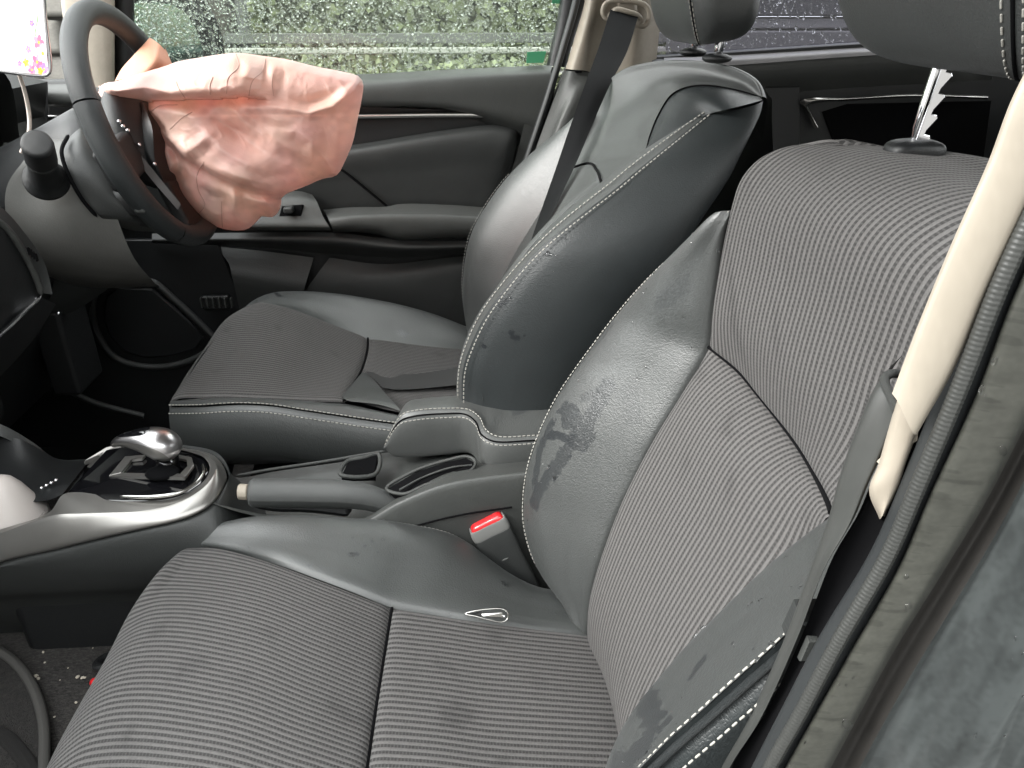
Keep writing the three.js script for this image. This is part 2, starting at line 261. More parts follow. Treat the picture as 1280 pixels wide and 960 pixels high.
// ================================================================ far side: driver's door
const DZ = -0.70;
{
  const d = thing('driver_door', 'black driver door panel with a bright chrome strip below a wet window', 'car door');
  part(d, 'door_shell', box(1.15, 0.95, 0.05, -0.39, 0.30, -0.765, 0.01), M.plasticDark);
  // padded top with its ledge under the glass
  part(d, 'upper_pad', loft([L([60, 104, -0.745], [200, 101, -0.745], [448, 93, -0.745], [560, 87, -0.745], [690, 81, -0.745]), L([60, 113, -0.712], [200, 111, -0.712], [448, 103, -0.712], [560, 96, -0.712], [689, 90, -0.715]), L([60, 117, -0.706], [200, 115, -0.706], [448, 109, -0.704], [560, 104, -0.704], [687, 100, -0.708]), L([60, 126, -0.704], [200, 125, -0.704], [448, 122, -0.702], [560, 122, -0.702], [677, 130, -0.706]), L([60, 131, -0.708], [200, 131, -0.708], [448, 131, -0.706], [560, 134, -0.706], [668, 158, -0.708]), L([60, 134, -0.73], [200, 134, -0.73], [448, 134, -0.73], [560, 138, -0.73], [655, 175, -0.73])], 50, 30, { raw: 1 }), M.plasticGrey);
  part(d, 'door_edge', loft([L([690, 84, -0.715], [676, 135, -0.71], [664, 175, -0.71], [650, 215, -0.71], [625, 280, -0.71]), L([700, 84, -0.74], [688, 135, -0.74], [676, 175, -0.74], [662, 215, -0.74], [640, 280, -0.74])], 30, 4), M.plasticDark);
  part(d, 'lower_frame', loft([L([655, 155, -0.707], [648, 185, -0.707], [636, 225, -0.707], [620, 270, -0.707]), L([668, 158, -0.709], [662, 180, -0.709], [650, 215, -0.709], [628, 276, -0.709])], 20, 4), M.plasticGrey);
  part(d, 'recess', slab(L([60, 132, -0.733], [448, 132, -0.733], [630, 140, -0.733], [656, 165, -0.733], [640, 220, -0.733], [448, 200, -0.733], [60, 215, -0.733]), V(0, 0, -0.02)), M.plasticDark);
  part(d, 'chrome_strip', loft([L([60, 143, -0.722], [300, 142, -0.722], [448, 141, -0.722], [560, 139.5, -0.722], [612, 140.5, -0.722], [641, 149, -0.724]), L([60, 145, -0.714], [300, 144, -0.714], [448, 143, -0.714], [560, 141.5, -0.714], [612, 143, -0.714], [641, 151, -0.72]), L([60, 149, -0.714], [300, 148.5, -0.714], [448, 147.5, -0.714], [560, 146, -0.714], [612, 147, -0.714], [639, 153, -0.72]), L([60, 152, -0.728], [300, 151, -0.728], [448, 150, -0.728], [560, 148.5, -0.728], [612, 150, -0.728], [630, 154, -0.728])], 50, 10, { raw: 1 }), std([0.72, 0.71, 0.69], 0.2, { metalness: 1 }));
  // leather-look insert
  part(d, 'insert_pad', loft([L([60, 215, -0.725], [300, 198, -0.725], [448, 180, -0.725], [560, 162, -0.725], [628, 156, -0.725], [648, 163, -0.725], [653, 175, -0.725]), L([60, 224, -0.70], [300, 208, -0.70], [448, 188, -0.70], [560, 170, -0.70], [622, 166, -0.70], [640, 173, -0.70], [645, 185, -0.71]), L([60, 250, -0.705], [300, 245, -0.705], [448, 225, -0.703], [540, 215, -0.703], [600, 213, -0.703], [625, 215, -0.705], [637, 222, -0.712]), L([60, 275, -0.715], [300, 275, -0.715], [430, 268, -0.712], [520, 266, -0.712], [585, 268, -0.712], [605, 270, -0.712], [612, 274, -0.715])], 60, 30, { raw: 1 }), M.plastic);
  part(d, 'seam_groove', tube(L([418, 205, -0.700], [440, 222, -0.7], [462, 240, -0.7], [484, 258, -0.702]), 0.0025, 20, 6), M.black);
  // armrest
  part(d, 'armrest', loft([L([404, 262, -0.70], [440, 259, -0.70], [484, 258, -0.70], [500, 255, -0.70], [560, 256, -0.70], [640, 262, -0.70]), L([408, 268, -0.66], [440, 266, -0.66], [484, 264, -0.66], [500, 264, -0.66], [560, 265, -0.66], [640, 270, -0.66]), L([411, 275, -0.64], [440, 271, -0.64], [484, 270, -0.64], [500, 270, -0.64], [560, 271, -0.64], [640, 276, -0.64]), L([414, 282, -0.636], [440, 280, -0.636], [484, 281, -0.636], [500, 283, -0.636], [560, 284, -0.636], [640, 288, -0.636]), L([416, 288, -0.642], [440, 287, -0.642], [470, 289, -0.642], [500, 297, -0.642], [560, 294, -0.642], [640, 296, -0.642]), L([416, 291, -0.67], [440, 290, -0.67], [470, 293, -0.67], [500, 300, -0.67], [560, 298, -0.67], [640, 300, -0.67])], 50, 24, { raw: 1 }), M.plasticGrey);
  const sw = part(d, 'switch_panel', loft([L([300, 246, -0.70], [340, 240, -0.70], [375, 239, -0.70], [390, 243, -0.70]), L([296, 254, -0.665], [340, 249, -0.665], [375, 248, -0.665], [396, 252, -0.665]), L([292, 272, -0.645], [340, 271, -0.645], [375, 271, -0.645], [405, 273, -0.645]), L([290, 283, -0.636], [340, 283, -0.636], [375, 283, -0.636], [412, 284, -0.636]), L([290, 288, -0.642], [340, 288, -0.642], [375, 288, -0.642], [414, 288, -0.642])], 30, 24, { raw: 1 }), M.plasticGrey);
  part(sw, 'switch_well', slab(L([352, 257, -0.652], [379, 255, -0.652], [377, 270, -0.645], [348, 271, -0.645]), V(0, -0.01, -0.01)), M.black);
  part(sw, 'window_switch', box(0.018, 0.012, 0.02, ...Z(361, 262, -0.643).toArray(), 0.004), M.plastic);
  // lower skin with a pocket
  part(d, 'under_armrest', loft([L([190, 292, -0.66], [300, 291, -0.66], [420, 291, -0.66], [500, 300, -0.66], [620, 302, -0.66]), L([190, 301, -0.65], [300, 300, -0.65], [420, 302, -0.65], [500, 310, -0.65], [620, 308, -0.655]), L([190, 304, -0.68], [300, 308, -0.68], [420, 318, -0.68], [500, 322, -0.68], [620, 314, -0.68])], 40, 14, { raw: 1 }), M.plastic);
  part(d, 'lower_skin', slab(L([190, 300, -0.715], [640, 300, -0.715], [640, 470, -0.715], [60, 480, -0.715], [60, 340, -0.715]), V(0, 0, -0.02)), M.plasticDark);
  part(d, 'map_pocket', loft([L([270, 308, -0.70], [330, 314, -0.70], [392, 322, -0.70]), L([286, 330, -0.685], [335, 336, -0.685], [386, 342, -0.685]), L([290, 345, -0.675], [335, 352, -0.675], [380, 362, -0.675]), L([300, 390, -0.685], [340, 400, -0.685], [375, 400, -0.685])], 24, 16), M.plastic);
  part(d, 'lower_pad', loft([L([412, 322, -0.705], [480, 330, -0.705], [560, 322, -0.705], [640, 315, -0.705]), L([395, 345, -0.69], [470, 347, -0.69], [560, 335, -0.69], [640, 325, -0.69]), L([375, 375, -0.685], [470, 375, -0.685], [560, 370, -0.685], [640, 370, -0.685]), L([365, 420, -0.69], [470, 420, -0.69], [560, 420, -0.69], [640, 420, -0.69])], 30, 16), M.plastic);
  // window frame bars, glass and its rain
  part(d, 'window_frame', loft([L([140, -40, -0.745], [140, 104, -0.745]), L([143, -40, -0.725], [143, 104, -0.725]), L([165, -40, -0.725], [165, 104, -0.725]), L([168, -40, -0.745], [168, 104, -0.745])], 10, 6, { raw: 1 }), M.plasticDark);
  part(d, 'window_frame', loft([L([704, -25, -0.745], [696, 25, -0.745], [683, 82, -0.745]), L([710, -25, -0.722], [702, 25, -0.722], [688, 82, -0.722]), L([742, -25, -0.722], [722, 25, -0.722], [704, 84, -0.722]), L([746, -25, -0.745], [725, 25, -0.745], [707, 84, -0.745])], 10, 6, { raw: 1 }), M.plasticDark);
  const glass = part(d, 'window_glass', slab(L([160, -40, -0.75], [712, -40, -0.75], [686, 86, -0.75], [160, 106, -0.75]), V(0, 0, -0.004), 0.0003), std([0.88, 0.93, 0.88], 0.13, { transmission: 1, thickness: 0, ior: 1.45 }));
  const dropG = new THREE.IcosahedronGeometry(1, 2).scale(1, 1, 0.45), water = std([1, 1, 1], 0.02, { transmission: 1, thickness: 0.002, ior: 1.33 });
  const N = 9000, im = new THREE.InstancedMesh(dropG, water, N), q = new THREE.Object3D();
  for (let i = 0; i < N; i++) { const a = Z(165 + rnd() * 545, -12 + rnd() * 112, -0.7555), r = 0.0008 + 0.0016 * Math.pow(rnd(), 2.5); q.position.copy(a); q.scale.set(r * (0.8 + 0.5 * rnd()), r * (0.8 + 0.7 * rnd()), r); q.updateMatrix(); im.setMatrixAt(i, q.matrix); }
  im.name = 'rain_drops'; im.userData = STUFF; glass.add(im);
  const st = std([0.06, 0.30, 0.15], 0.6);
  part(glass, 'sticker', slab(L([659, 65, -0.7465], [683, 64, -0.7465], [679, 78.5, -0.7465], [658, 79, -0.7465]), V(0, 0, -0.001), 0.0002), st);
  part(glass, 'sticker', slab(L([691, -4, -0.7465], [703, -4, -0.7465], [700, 4.5, -0.7465], [690, 4.5, -0.7465]), V(0, 0, -0.001), 0.0002), st);
}
{ // kick panel and speaker surround low in the footwell
  const k = thing('kick_panel', 'black footwell side panel with a rounded speaker surround', 'trim panel');
  part(k, 'panel_skin', slab(L([60, 300, -0.69], [270, 300, -0.69], [320, 420, -0.69], [330, 560, -0.69], [20, 560, -0.69]), V(0, 0, -0.015)), M.plasticDark);
  const ring = L([172, 352, -0.68], [190, 352, -0.68], [222, 378, -0.68], [256, 410, -0.68], [268, 425, -0.68], [258, 440, -0.68], [220, 456, -0.68], [180, 458, -0.68], [146, 448, -0.68], [126, 425, -0.68], [116, 395, -0.68], [120, 365, -0.68], [140, 352, -0.68]);
  part(k, 'speaker_surround', new THREE.TubeGeometry(new THREE.CatmullRomCurve3(ring, true), 90, 0.007, 8, true), M.plastic);
  const ring2 = L([178, 360, -0.68], [190, 361, -0.68], [218, 385, -0.68], [246, 412, -0.68], [254, 424, -0.68], [246, 436, -0.68], [216, 446, -0.68], [182, 448, -0.68], [154, 440, -0.68], [136, 420, -0.68], [128, 395, -0.68], [132, 370, -0.68], [146, 360, -0.68]);
  part(k, 'speaker_cover', slab(ring2, V(0, 0, -0.012), 0.004), M.plasticDark);
  const v = part(k, 'vent', box(0.055, 0.03, 0.012, ...Z(270, 378, -0.668).toArray(), 0.004), M.plasticDark);
  for (let i = 0; i < 6; i++) part(v, 'vent_slat', box(0.003, 0.02, 0.01, ...Z(252 + i * 7.5, 378, -0.657).toArray(), 0.001), M.plasticGrey);
  part(k, 'sill_moulding', tube(L([10, 420, -0.6], [60, 470, -0.6], [110, 500, -0.6], [180, 520, -0.6]), 0.006, 30, 6), M.plastic);
}

// ---------------------------------------------------------------- door mirror outside
{
  const m = thing('door_mirror', 'black door mirror with green reflections outside the wet driver window', 'mirror');
  const cz = -0.93, out = [[158, 4], [176, 1.5], [196, 1], [216, 4], [233, 14], [246, 34], [254, 58], [258, 84], [250, 92], [225, 94], [190, 94], [165, 92], [157, 78], [155, 40]];
  part(m, 'mirror_glass', slab(out.map((p) => Z(p[0], p[1], cz - 0.0006 * (p[0] - 155))), V(-0.012, 0, -0.004), 0.003), std([0.50, 0.74, 0.66], 0.04, { metalness: 1 }));
  part(m, 'housing', loft([L([150, -6, -0.90], [200, -8, -0.92], [240, 0, -0.95], [262, 30, -0.97], [272, 70, -0.98], [270, 104, -0.98], [220, 108, -0.95], [152, 104, -0.90]), L([147, -10, -0.90], [202, -14, -0.92], [250, -4, -0.95], [272, 28, -0.97], [281, 70, -0.98], [278, 108, -0.98], [220, 112, -0.95], [148, 108, -0.90]), L([120, -8, -0.96], [170, -12, -0.98], [215, -4, -1.02], [236, 28, -1.04], [246, 70, -1.06], [240, 104, -1.06], [180, 108, -1.02], [120, 104, -0.96]), L([110, 40, -0.98], [140, 30, -1.02], [160, 40, -1.05], [170, 50, -1.07], [170, 60, -1.08], [165, 70, -1.08], [145, 60, -1.03], [110, 60, -0.98])], 40, 12, { raw: 1 }), M.gloss);
  part(m, 'mirror_stem', box(0.05, 0.03, 0.12, ...Z(150, 92, -0.83).toArray(), 0.01), M.plasticDark);
}
{ // A-pillar trim
  const a = thing('front_pillar', 'beige front pillar trim seen behind and through the steering wheel', 'pillar trim');
  part(a, 'pillar_trim', loft([L([74, -60, -0.72], [76, 0, -0.72], [84, 50, -0.72], [100, 106, -0.72]), L([80, -60, -0.69], [82, 0, -0.69], [90, 50, -0.69], [106, 108, -0.69]), L([136, -60, -0.69], [138, 0, -0.69], [138, 50, -0.69], [139, 110, -0.69]), L([142, -60, -0.73], [144, 0, -0.73], [144, 50, -0.73], [144, 110, -0.73])], 20, 12, { raw: 1 }), M.beige);
}

// ---------------------------------------------------------------- far middle pillar and belt
{
  const p = thing('far_pillar', 'beige upper and dark lower middle pillar trim beside the driver seat', 'pillar trim');
  part(p, 'upper_trim', loft([L([732, -30, -0.70], [731, 0, -0.70], [719, 45, -0.70], [707, 86, -0.70]), L([742, -30, -0.675], [739, 0, -0.675], [728, 45, -0.675], [715, 87, -0.675]), L([752, -30, -0.675], [746, 0, -0.675], [736, 45, -0.675], [729, 88, -0.675]), L([758, -30, -0.69], [752, 0, -0.69], [741, 45, -0.69], [737, 90, -0.69]), L([775, -30, -0.692], [772, 0, -0.692], [765, 45, -0.692], [758, 100, -0.692]), L([812, -30, -0.68], [806, 0, -0.68], [797, 45, -0.68], [790, 100, -0.68]), L([832, -30, -0.72], [828, 0, -0.72], [824, 40, -0.72], [818, 100, -0.72])], 24, 36, { raw: 1 }), M.beige);
  part(p, 'slider_channel', loft([L([772, -20, -0.682], [772, 10, -0.682]), L([775, -20, -0.668], [775, 11, -0.668]), L([793, -20, -0.668], [794, 13, -0.668]), L([797, -20, -0.682], [797, 14, -0.682])], 8, 8, { raw: 1 }), M.beige);
  part(p, 'lower_trim', loft([L([706, 88, -0.70], [690, 130, -0.70], [668, 190, -0.70], [650, 240, -0.70]), L([714, 89, -0.68], [700, 130, -0.68], [680, 190, -0.68], [662, 240, -0.68]), L([738, 91, -0.68], [722, 115, -0.665], [705, 150, -0.655], [690, 200, -0.65]), L([790, 95, -0.69], [770, 130, -0.68], [750, 170, -0.67], [740, 220, -0.66])], 24, 14, { raw: 1 }), M.plasticGrey);
  part(p, 'pillar_core', slab(L([708, 84, -0.738], [800, 84, -0.738], [760, 280, -0.738], [620, 290, -0.738]), V(0, 0, -0.02)), M.plasticDark);
  part(p, 'clip_hole', box(0.012, 0.004, 0.006, ...Z(723, 89.5, -0.676).toArray(), 0.001), M.black);
  part(p, 'door_seal', rope(L([727, -30, -0.705], [718, 10, -0.705], [705, 55, -0.705], [690, 105, -0.705], [672, 160, -0.705], [650, 225, -0.705]), 0.007, 40, 8), M.rubber);
  const b = thing('seat_belt', 'black seat belt hanging from a beige guide down across the driver seat', 'seat belt');
  part(b, 'webbing', loft([L([763, 12, -0.655], [780, 15, -0.653], [798, 20, -0.655]), L([748, 60, -0.57], [766, 62, -0.565], [784, 64, -0.57]), L([729, 112, -0.485], [745, 111, -0.478], [762, 107, -0.48]), L([711, 163, -0.455], [726, 160, -0.448], [742, 152, -0.45]), L([694, 213, -0.42], [707, 210, -0.41], [722, 200, -0.41]), L([676, 264, -0.36], [686, 258, -0.345], [701, 245, -0.335]), L([658, 318, -0.25], [668, 308, -0.23], [678, 297, -0.22]), L([640, 370, -0.17], [650, 360, -0.16], [662, 350, -0.15])], 10, 50), M.webbing);
  const ringPts = L([762, 2, -0.662], [755, 8, -0.662], [754, 17, -0.662], [759, 23, -0.662], [764, 17, -0.66], [770, 12, -0.655], [785, 15, -0.652], [797, 19, -0.655], [801, 25, -0.66], [798, 31, -0.662], [806, 32, -0.662], [811, 24, -0.662], [811, 13, -0.662], [804, 5, -0.662]);
  part(b, 'belt_guide', new THREE.TubeGeometry(new THREE.CatmullRomCurve3(ringPts, true), 80, 0.0045, 7, true), M.beige);
}
{ // rear door on the far side
  const d = thing('rear_door', 'dark rear door trim with a thin silver grab handle behind the driver seat', 'car door');
  part(d, 'door_trim', slab(L([800, 72, -0.72], [1300, 40, -0.72], [1400, 420, -0.72], [640, 420, -0.72], [660, 280, -0.72]), V(0, 0, -0.04)), M.plasticDark);
  part(d, 'window_ledge', loft([L([815, 70, -0.74], [905, 66, -0.74], [1060, 58, -0.74], [1240, 48, -0.74]), L([815, 78, -0.705], [905, 76, -0.705], [1060, 66, -0.705], [1240, 56, -0.705]), L([815, 86, -0.698], [905, 84, -0.698], [1060, 73, -0.698], [1240, 63, -0.698]), L([815, 100, -0.70], [905, 98, -0.70], [1060, 90, -0.70], [1240, 82, -0.70]), L([815, 122, -0.72], [905, 122, -0.72], [1060, 110, -0.72], [1240, 100, -0.72])], 30, 16, { raw: 1 }), M.plasticGrey);
  part(d, 'ledge_strip', loft([L([830, 70, -0.735], [905, 66, -0.735], [1060, 58, -0.735], [1240, 48, -0.735]), L([830, 76, -0.703], [905, 74.5, -0.703], [1060, 64.5, -0.703], [1240, 54.5, -0.703]), L([830, 84, -0.696], [905, 82, -0.696], [1060, 71, -0.696], [1240, 61, -0.696])], 30, 8, { raw: 1 }), std([0.15, 0.145, 0.145], 0.4, { map: softTone }));
  part(d, 'trim_inset', slab(L([930, 110, -0.705], [1000, 108, -0.705], [1000, 200, -0.705], [930, 200, -0.705]), V(0, 0, -0.01)), M.plasticDark);
  part(d, 'grab_handle', loft([L([1018, 160, -0.70], [1008, 140, -0.70], [1000, 127, -0.695], [1008, 123.5, -0.69], [1060, 122, -0.69], [1140, 117.5, -0.69], [1235, 120, -0.69]), L([1023, 160, -0.695], [1014, 143, -0.695], [1009, 131, -0.69], [1016, 127, -0.686], [1060, 124, -0.686], [1140, 120, -0.686], [1235, 122, -0.686]), L([1025, 161, -0.71], [1016, 144, -0.71], [1012, 132, -0.71], [1020, 129, -0.71], [1060, 126.5, -0.71], [1140, 122, -0.71], [1235, 124, -0.71])], 50, 8, { raw: 1 }), M.chromeSoft);
  part(d, 'pull_pocket', slab(L([1028, 140, -0.716], [1060, 130, -0.716], [1240, 126, -0.716], [1230, 200, -0.716], [1050, 200, -0.716]), V(0, 0, -0.003)), M.black);
  const gl = part(d, 'window_glass', slab(L([812, -40, -0.75], [1300, -40, -0.75], [1300, 52, -0.75], [812, 76, -0.75]), V(0, 0, -0.004), 0.0003), std([0.62, 0.62, 0.66], 0.03, { transmission: 1, thickness: 0, ior: 1.45 }));
  const dropG = new THREE.IcosahedronGeometry(1, 2).scale(1, 1, 0.45), water = std([1, 1, 1], 0.02, { transmission: 1, thickness: 0.002, ior: 1.33 });
  const N = 900, im = new THREE.InstancedMesh(dropG, water, N), q = new THREE.Object3D();
  for (let i = 0; i < N; i++) { q.position.copy(Z(815 + rnd() * 250, -10 + rnd() * 78, -0.7555)); const r = 0.0006 + 0.002 * Math.pow(rnd(), 3); q.scale.set(r, r * (0.8 + 0.9 * rnd()), r); q.updateMatrix(); im.setMatrixAt(i, q.matrix); }
  im.name = 'rain_drops'; im.userData = STUFF; gl.add(im);
  const s = thing('rear_seat', 'dark rear bench seat glimpsed behind the passenger headrest', 'seat');
  part(s, 'seat_back', box(0.16, 0.55, 1.2, 1.16, 0.48, -0.05, 0.05), M.leatherDark);
  part(s, 'seat_cushion', box(0.42, 0.2, 1.2, 0.98, 0.22, -0.05, 0.05), M.leatherDark);
}

// ================================================================ dash, column, wheel
{
  const d = thing('dashboard', 'dark dashboard in shade ahead of the steering wheel', 'dashboard');
  part(d, 'dash_body', prism([[-1.25, 0.30], [-0.80, 0.24], [-0.72, 0.40], [-0.66, 0.52], [-0.70, 0.62], [-0.74, 0.72], [-0.72, 0.775], [-0.80, 0.80], [-1.25, 0.80]], -0.69, 0.60), M.plasticDark);
  part(d, 'instrument_hood', loft([W([-0.70, 0.70, -0.52], [-0.67, 0.80, -0.48], [-0.66, 0.825, -0.36], [-0.67, 0.80, -0.20], [-0.70, 0.70, -0.14]), W([-0.84, 0.70, -0.54], [-0.86, 0.81, -0.49], [-0.86, 0.838, -0.36], [-0.86, 0.81, -0.19], [-0.84, 0.70, -0.12])], 30, 8), M.plastic);
  part(d, 'instrument_face', box(0.01, 0.14, 0.34, -0.76, 0.735, -0.33, 0.004), M.gloss);
  const tray = part(d, 'lower_cover', loft([L([40, 345, -0.45], [100, 330, -0.45], [160, 300, -0.5]), L([60, 385, -0.45], [105, 362, -0.46], [150, 335, -0.5]), L([75, 398, -0.47], [108, 380, -0.48], [150, 350, -0.52])], 20, 8), M.plastic);
  part(d, 'pedal_bracket', box(0.05, 0.16, 0.1, ...Z(85, 430, -0.5).toArray(), 0.008), M.plasticDark);
  for (const [x, y] of [[57, 384], [73, 392]]) part(d, 'screw_head', new THREE.SphereGeometry(0.003, 10, 8).translate(...Z(x, y, -0.4).toArray()), M.chrome);
}
{
  const s = thing('centre_stack', 'gloss black control panel with a curved silver edge at the left', 'control panel');
  part(s, 'stack_face', loft([L([-40, 268, -0.02], [0, 282, -0.05], [22, 312, -0.07], [42, 345, -0.09], [50, 366, -0.10]), L([-40, 330, -0.01], [0, 340, -0.04], [18, 352, -0.06], [34, 366, -0.08], [44, 372, -0.09]), L([-60, 470, 0.0], [-30, 440, -0.02], [-10, 424, -0.04], [12, 405, -0.07], [44, 374, -0.09])], 24, 14), M.plasticDark);
  part(s, 'stack_edge', rope(L([-40, 262, -0.02], [0, 278, -0.05], [20, 300, -0.065], [36, 328, -0.08], [47, 352, -0.09], [52, 369, -0.095]), 0.0036, 40, 8), M.plasticGrey);
  part(s, 'lower_edge', rope(L([52, 369, -0.095], [30, 390, -0.08], [10, 409, -0.06], [-20, 436, -0.03]), 0.003, 20, 7), M.chrome);
  part(s, 'stack_body', loft([L([-40, 240, -0.03], [0, 258, -0.06], [30, 290, -0.08], [56, 330, -0.10], [66, 368, -0.10]), L([-40, 262, -0.02], [0, 278, -0.05], [20, 300, -0.065], [36, 328, -0.08], [50, 366, -0.095])], 24, 8), M.plastic);
  for (let i = 0; i < 4; i++) part(s, 'grille_slot', box(0.002, 0.009, 0.004, ...Z(36 + i * 3.2, 314 + i * 2.6, -0.072).toArray(), 0.0008), M.black);
  part(s, 'stack_underside', loft([L([52, 372, -0.10], [30, 394, -0.08], [10, 413, -0.06], [-20, 440, -0.03]), L([70, 380, -0.13], [45, 420, -0.12], [20, 450, -0.10], [-20, 490, -0.08])], 14, 6), M.plasticDark);
  part(s, 'rear_block', box(0.20, 0.36, 0.16, -0.70, 0.58, -0.06, 0.03), M.plasticDark);
}
{ // bright screen with a floral greeting and its cable
  const t = thing('display_screen', 'bright white screen showing faint script and pink flowers, top left', 'screen');
  const cv = document.createElement('canvas'); cv.width = 1024; cv.height = 768; const g = cv.getContext('2d');
  g.fillStyle = '#fffefc'; g.fillRect(0, 0, 1024, 768);
  g.fillStyle = '#e9e6ee'; g.font = 'italic 66px serif';
  const fl = (x, y, r, c, c2) => { for (let k = 0; k < 5; k++) { const a = k * 1.2566 + x; g.fillStyle = k % 2 ? c : c2; g.beginPath(); g.ellipse(x + Math.cos(a) * r * 0.55, y + Math.sin(a) * r * 0.55, r * 0.55, r * 0.4, a, 0, 6.3); g.fill(); } g.fillStyle = '#ffd75e'; g.beginPath(); g.arc(x, y, r * 0.22, 0, 6.3); g.fill(); };
  g.strokeStyle = '#dcd9e2'; g.lineWidth = 3; for (let i = 0; i < 5; i++) { g.beginPath(); for (let k = 0; k < 30; k++) { const x = 560 + i * 48 + k * 1.4, y = 250 + 22 * Math.sin(k * 0.45 + i) ; k ? g.lineTo(x, y) : g.moveTo(x, y); } g.stroke(); }
  g.strokeStyle = '#e6e3e3'; g.beginPath(); for (let k = 0; k < 90; k++) { const x = 470 + k * 4, y = 320 + 6 * Math.sin(k * 0.9); k ? g.lineTo(x, y) : g.moveTo(x, y); } g.stroke();
  g.strokeStyle = '#9fd08f'; g.lineWidth = 7; for (const [a, b, c, e] of [[925, 700, 900, 300], [925, 520, 980, 340], [870, 450, 930, 560], [940, 460, 970, 390]]) { g.beginPath(); g.moveTo(a, b); g.quadraticCurveTo(a + 20, (b + e) / 2, c, e); g.stroke(); }
  fl(955, 560, 48, '#f2a9bb', '#e887a4'); fl(925, 690, 48, '#f09cb5', '#df7fa4'); fl(985, 630, 60, '#fff3f6', '#ffe3ea'); fl(850, 610, 26, '#dcaadf', '#cb9cd3'); fl(820, 700, 28, '#ffe07a', '#ffd052'); fl(760, 710, 20, '#c79ae0', '#b786d4'); fl(900, 440, 22, '#c09ad0', '#aa88c4'); fl(985, 735, 44, '#c9a8ea', '#b58fdc'); fl(870, 745, 34, '#f59ab6', '#ea82a8'); fl(950, 748, 26, '#ffd658', '#ffc83c');
  const tx = new THREE.CanvasTexture(cv); tx.colorSpace = THREE.SRGBColorSpace;
  const e = { tl: Z(-84, -66, -0.12), tr: Z(49, -60, -0.16), br: Z(60.5, 93.5, -0.16), bl: Z(-82, 80, -0.12) };
  const rows = [[e.bl, e.br], [e.tl, e.tr]];
  const sg = loft(rows, 12, 12); { const uv = sg.attributes.uv; for (let i = 0; i < uv.count; i++) uv.setXY(i, (i % 13) / 12, 1 - Math.floor(i / 13) / 12); for (let i = 0; i < uv.count; i++) uv.setY(i, Math.floor(i / 13) / 12); }
  part(t, 'screen', sg, new THREE.MeshStandardMaterial({ color: 0x111111, roughness: 0.2, emissive: 0xffffff, emissiveMap: tx, emissiveIntensity: 0.3 }));
  const cx = (a, b, k) => a.clone().lerp(b, k), off = V(-0.004, -0.002, -0.006);
  part(t, 'case', slab([e.bl, cx(e.bl, e.br, 0.97), cx(e.br, e.tr, 0.03), e.tr, e.tl].map((p) => p.clone().addScaledVector(V(-0.003, -0.001, -0.002), 1)), off, 0.001), M.black);
  part(t, 'bezel', rope([e.bl, cx(e.bl, e.br, 0.5), cx(e.bl, e.br, 0.96), e.br.clone().lerp(e.tr, 0.03), cx(e.br, e.tr, 0.5), e.tr].map((p) => p.clone().add(V(0, -0.001, -0.002))), 0.0022, 60, 6), M.chrome);
  const c = solo('charging_cable', tube(L([22, 88, -0.165], [25, 96, -0.17], [31, 115, -0.18], [36, 140, -0.19], [37, 158, -0.19], [35, 172, -0.19], [27, 190, -0.21]), 0.0024, 50, 8), std([0.70, 0.62, 0.56], 0.5), 'thin pale cable hanging below the bright screen', 'cable');
}
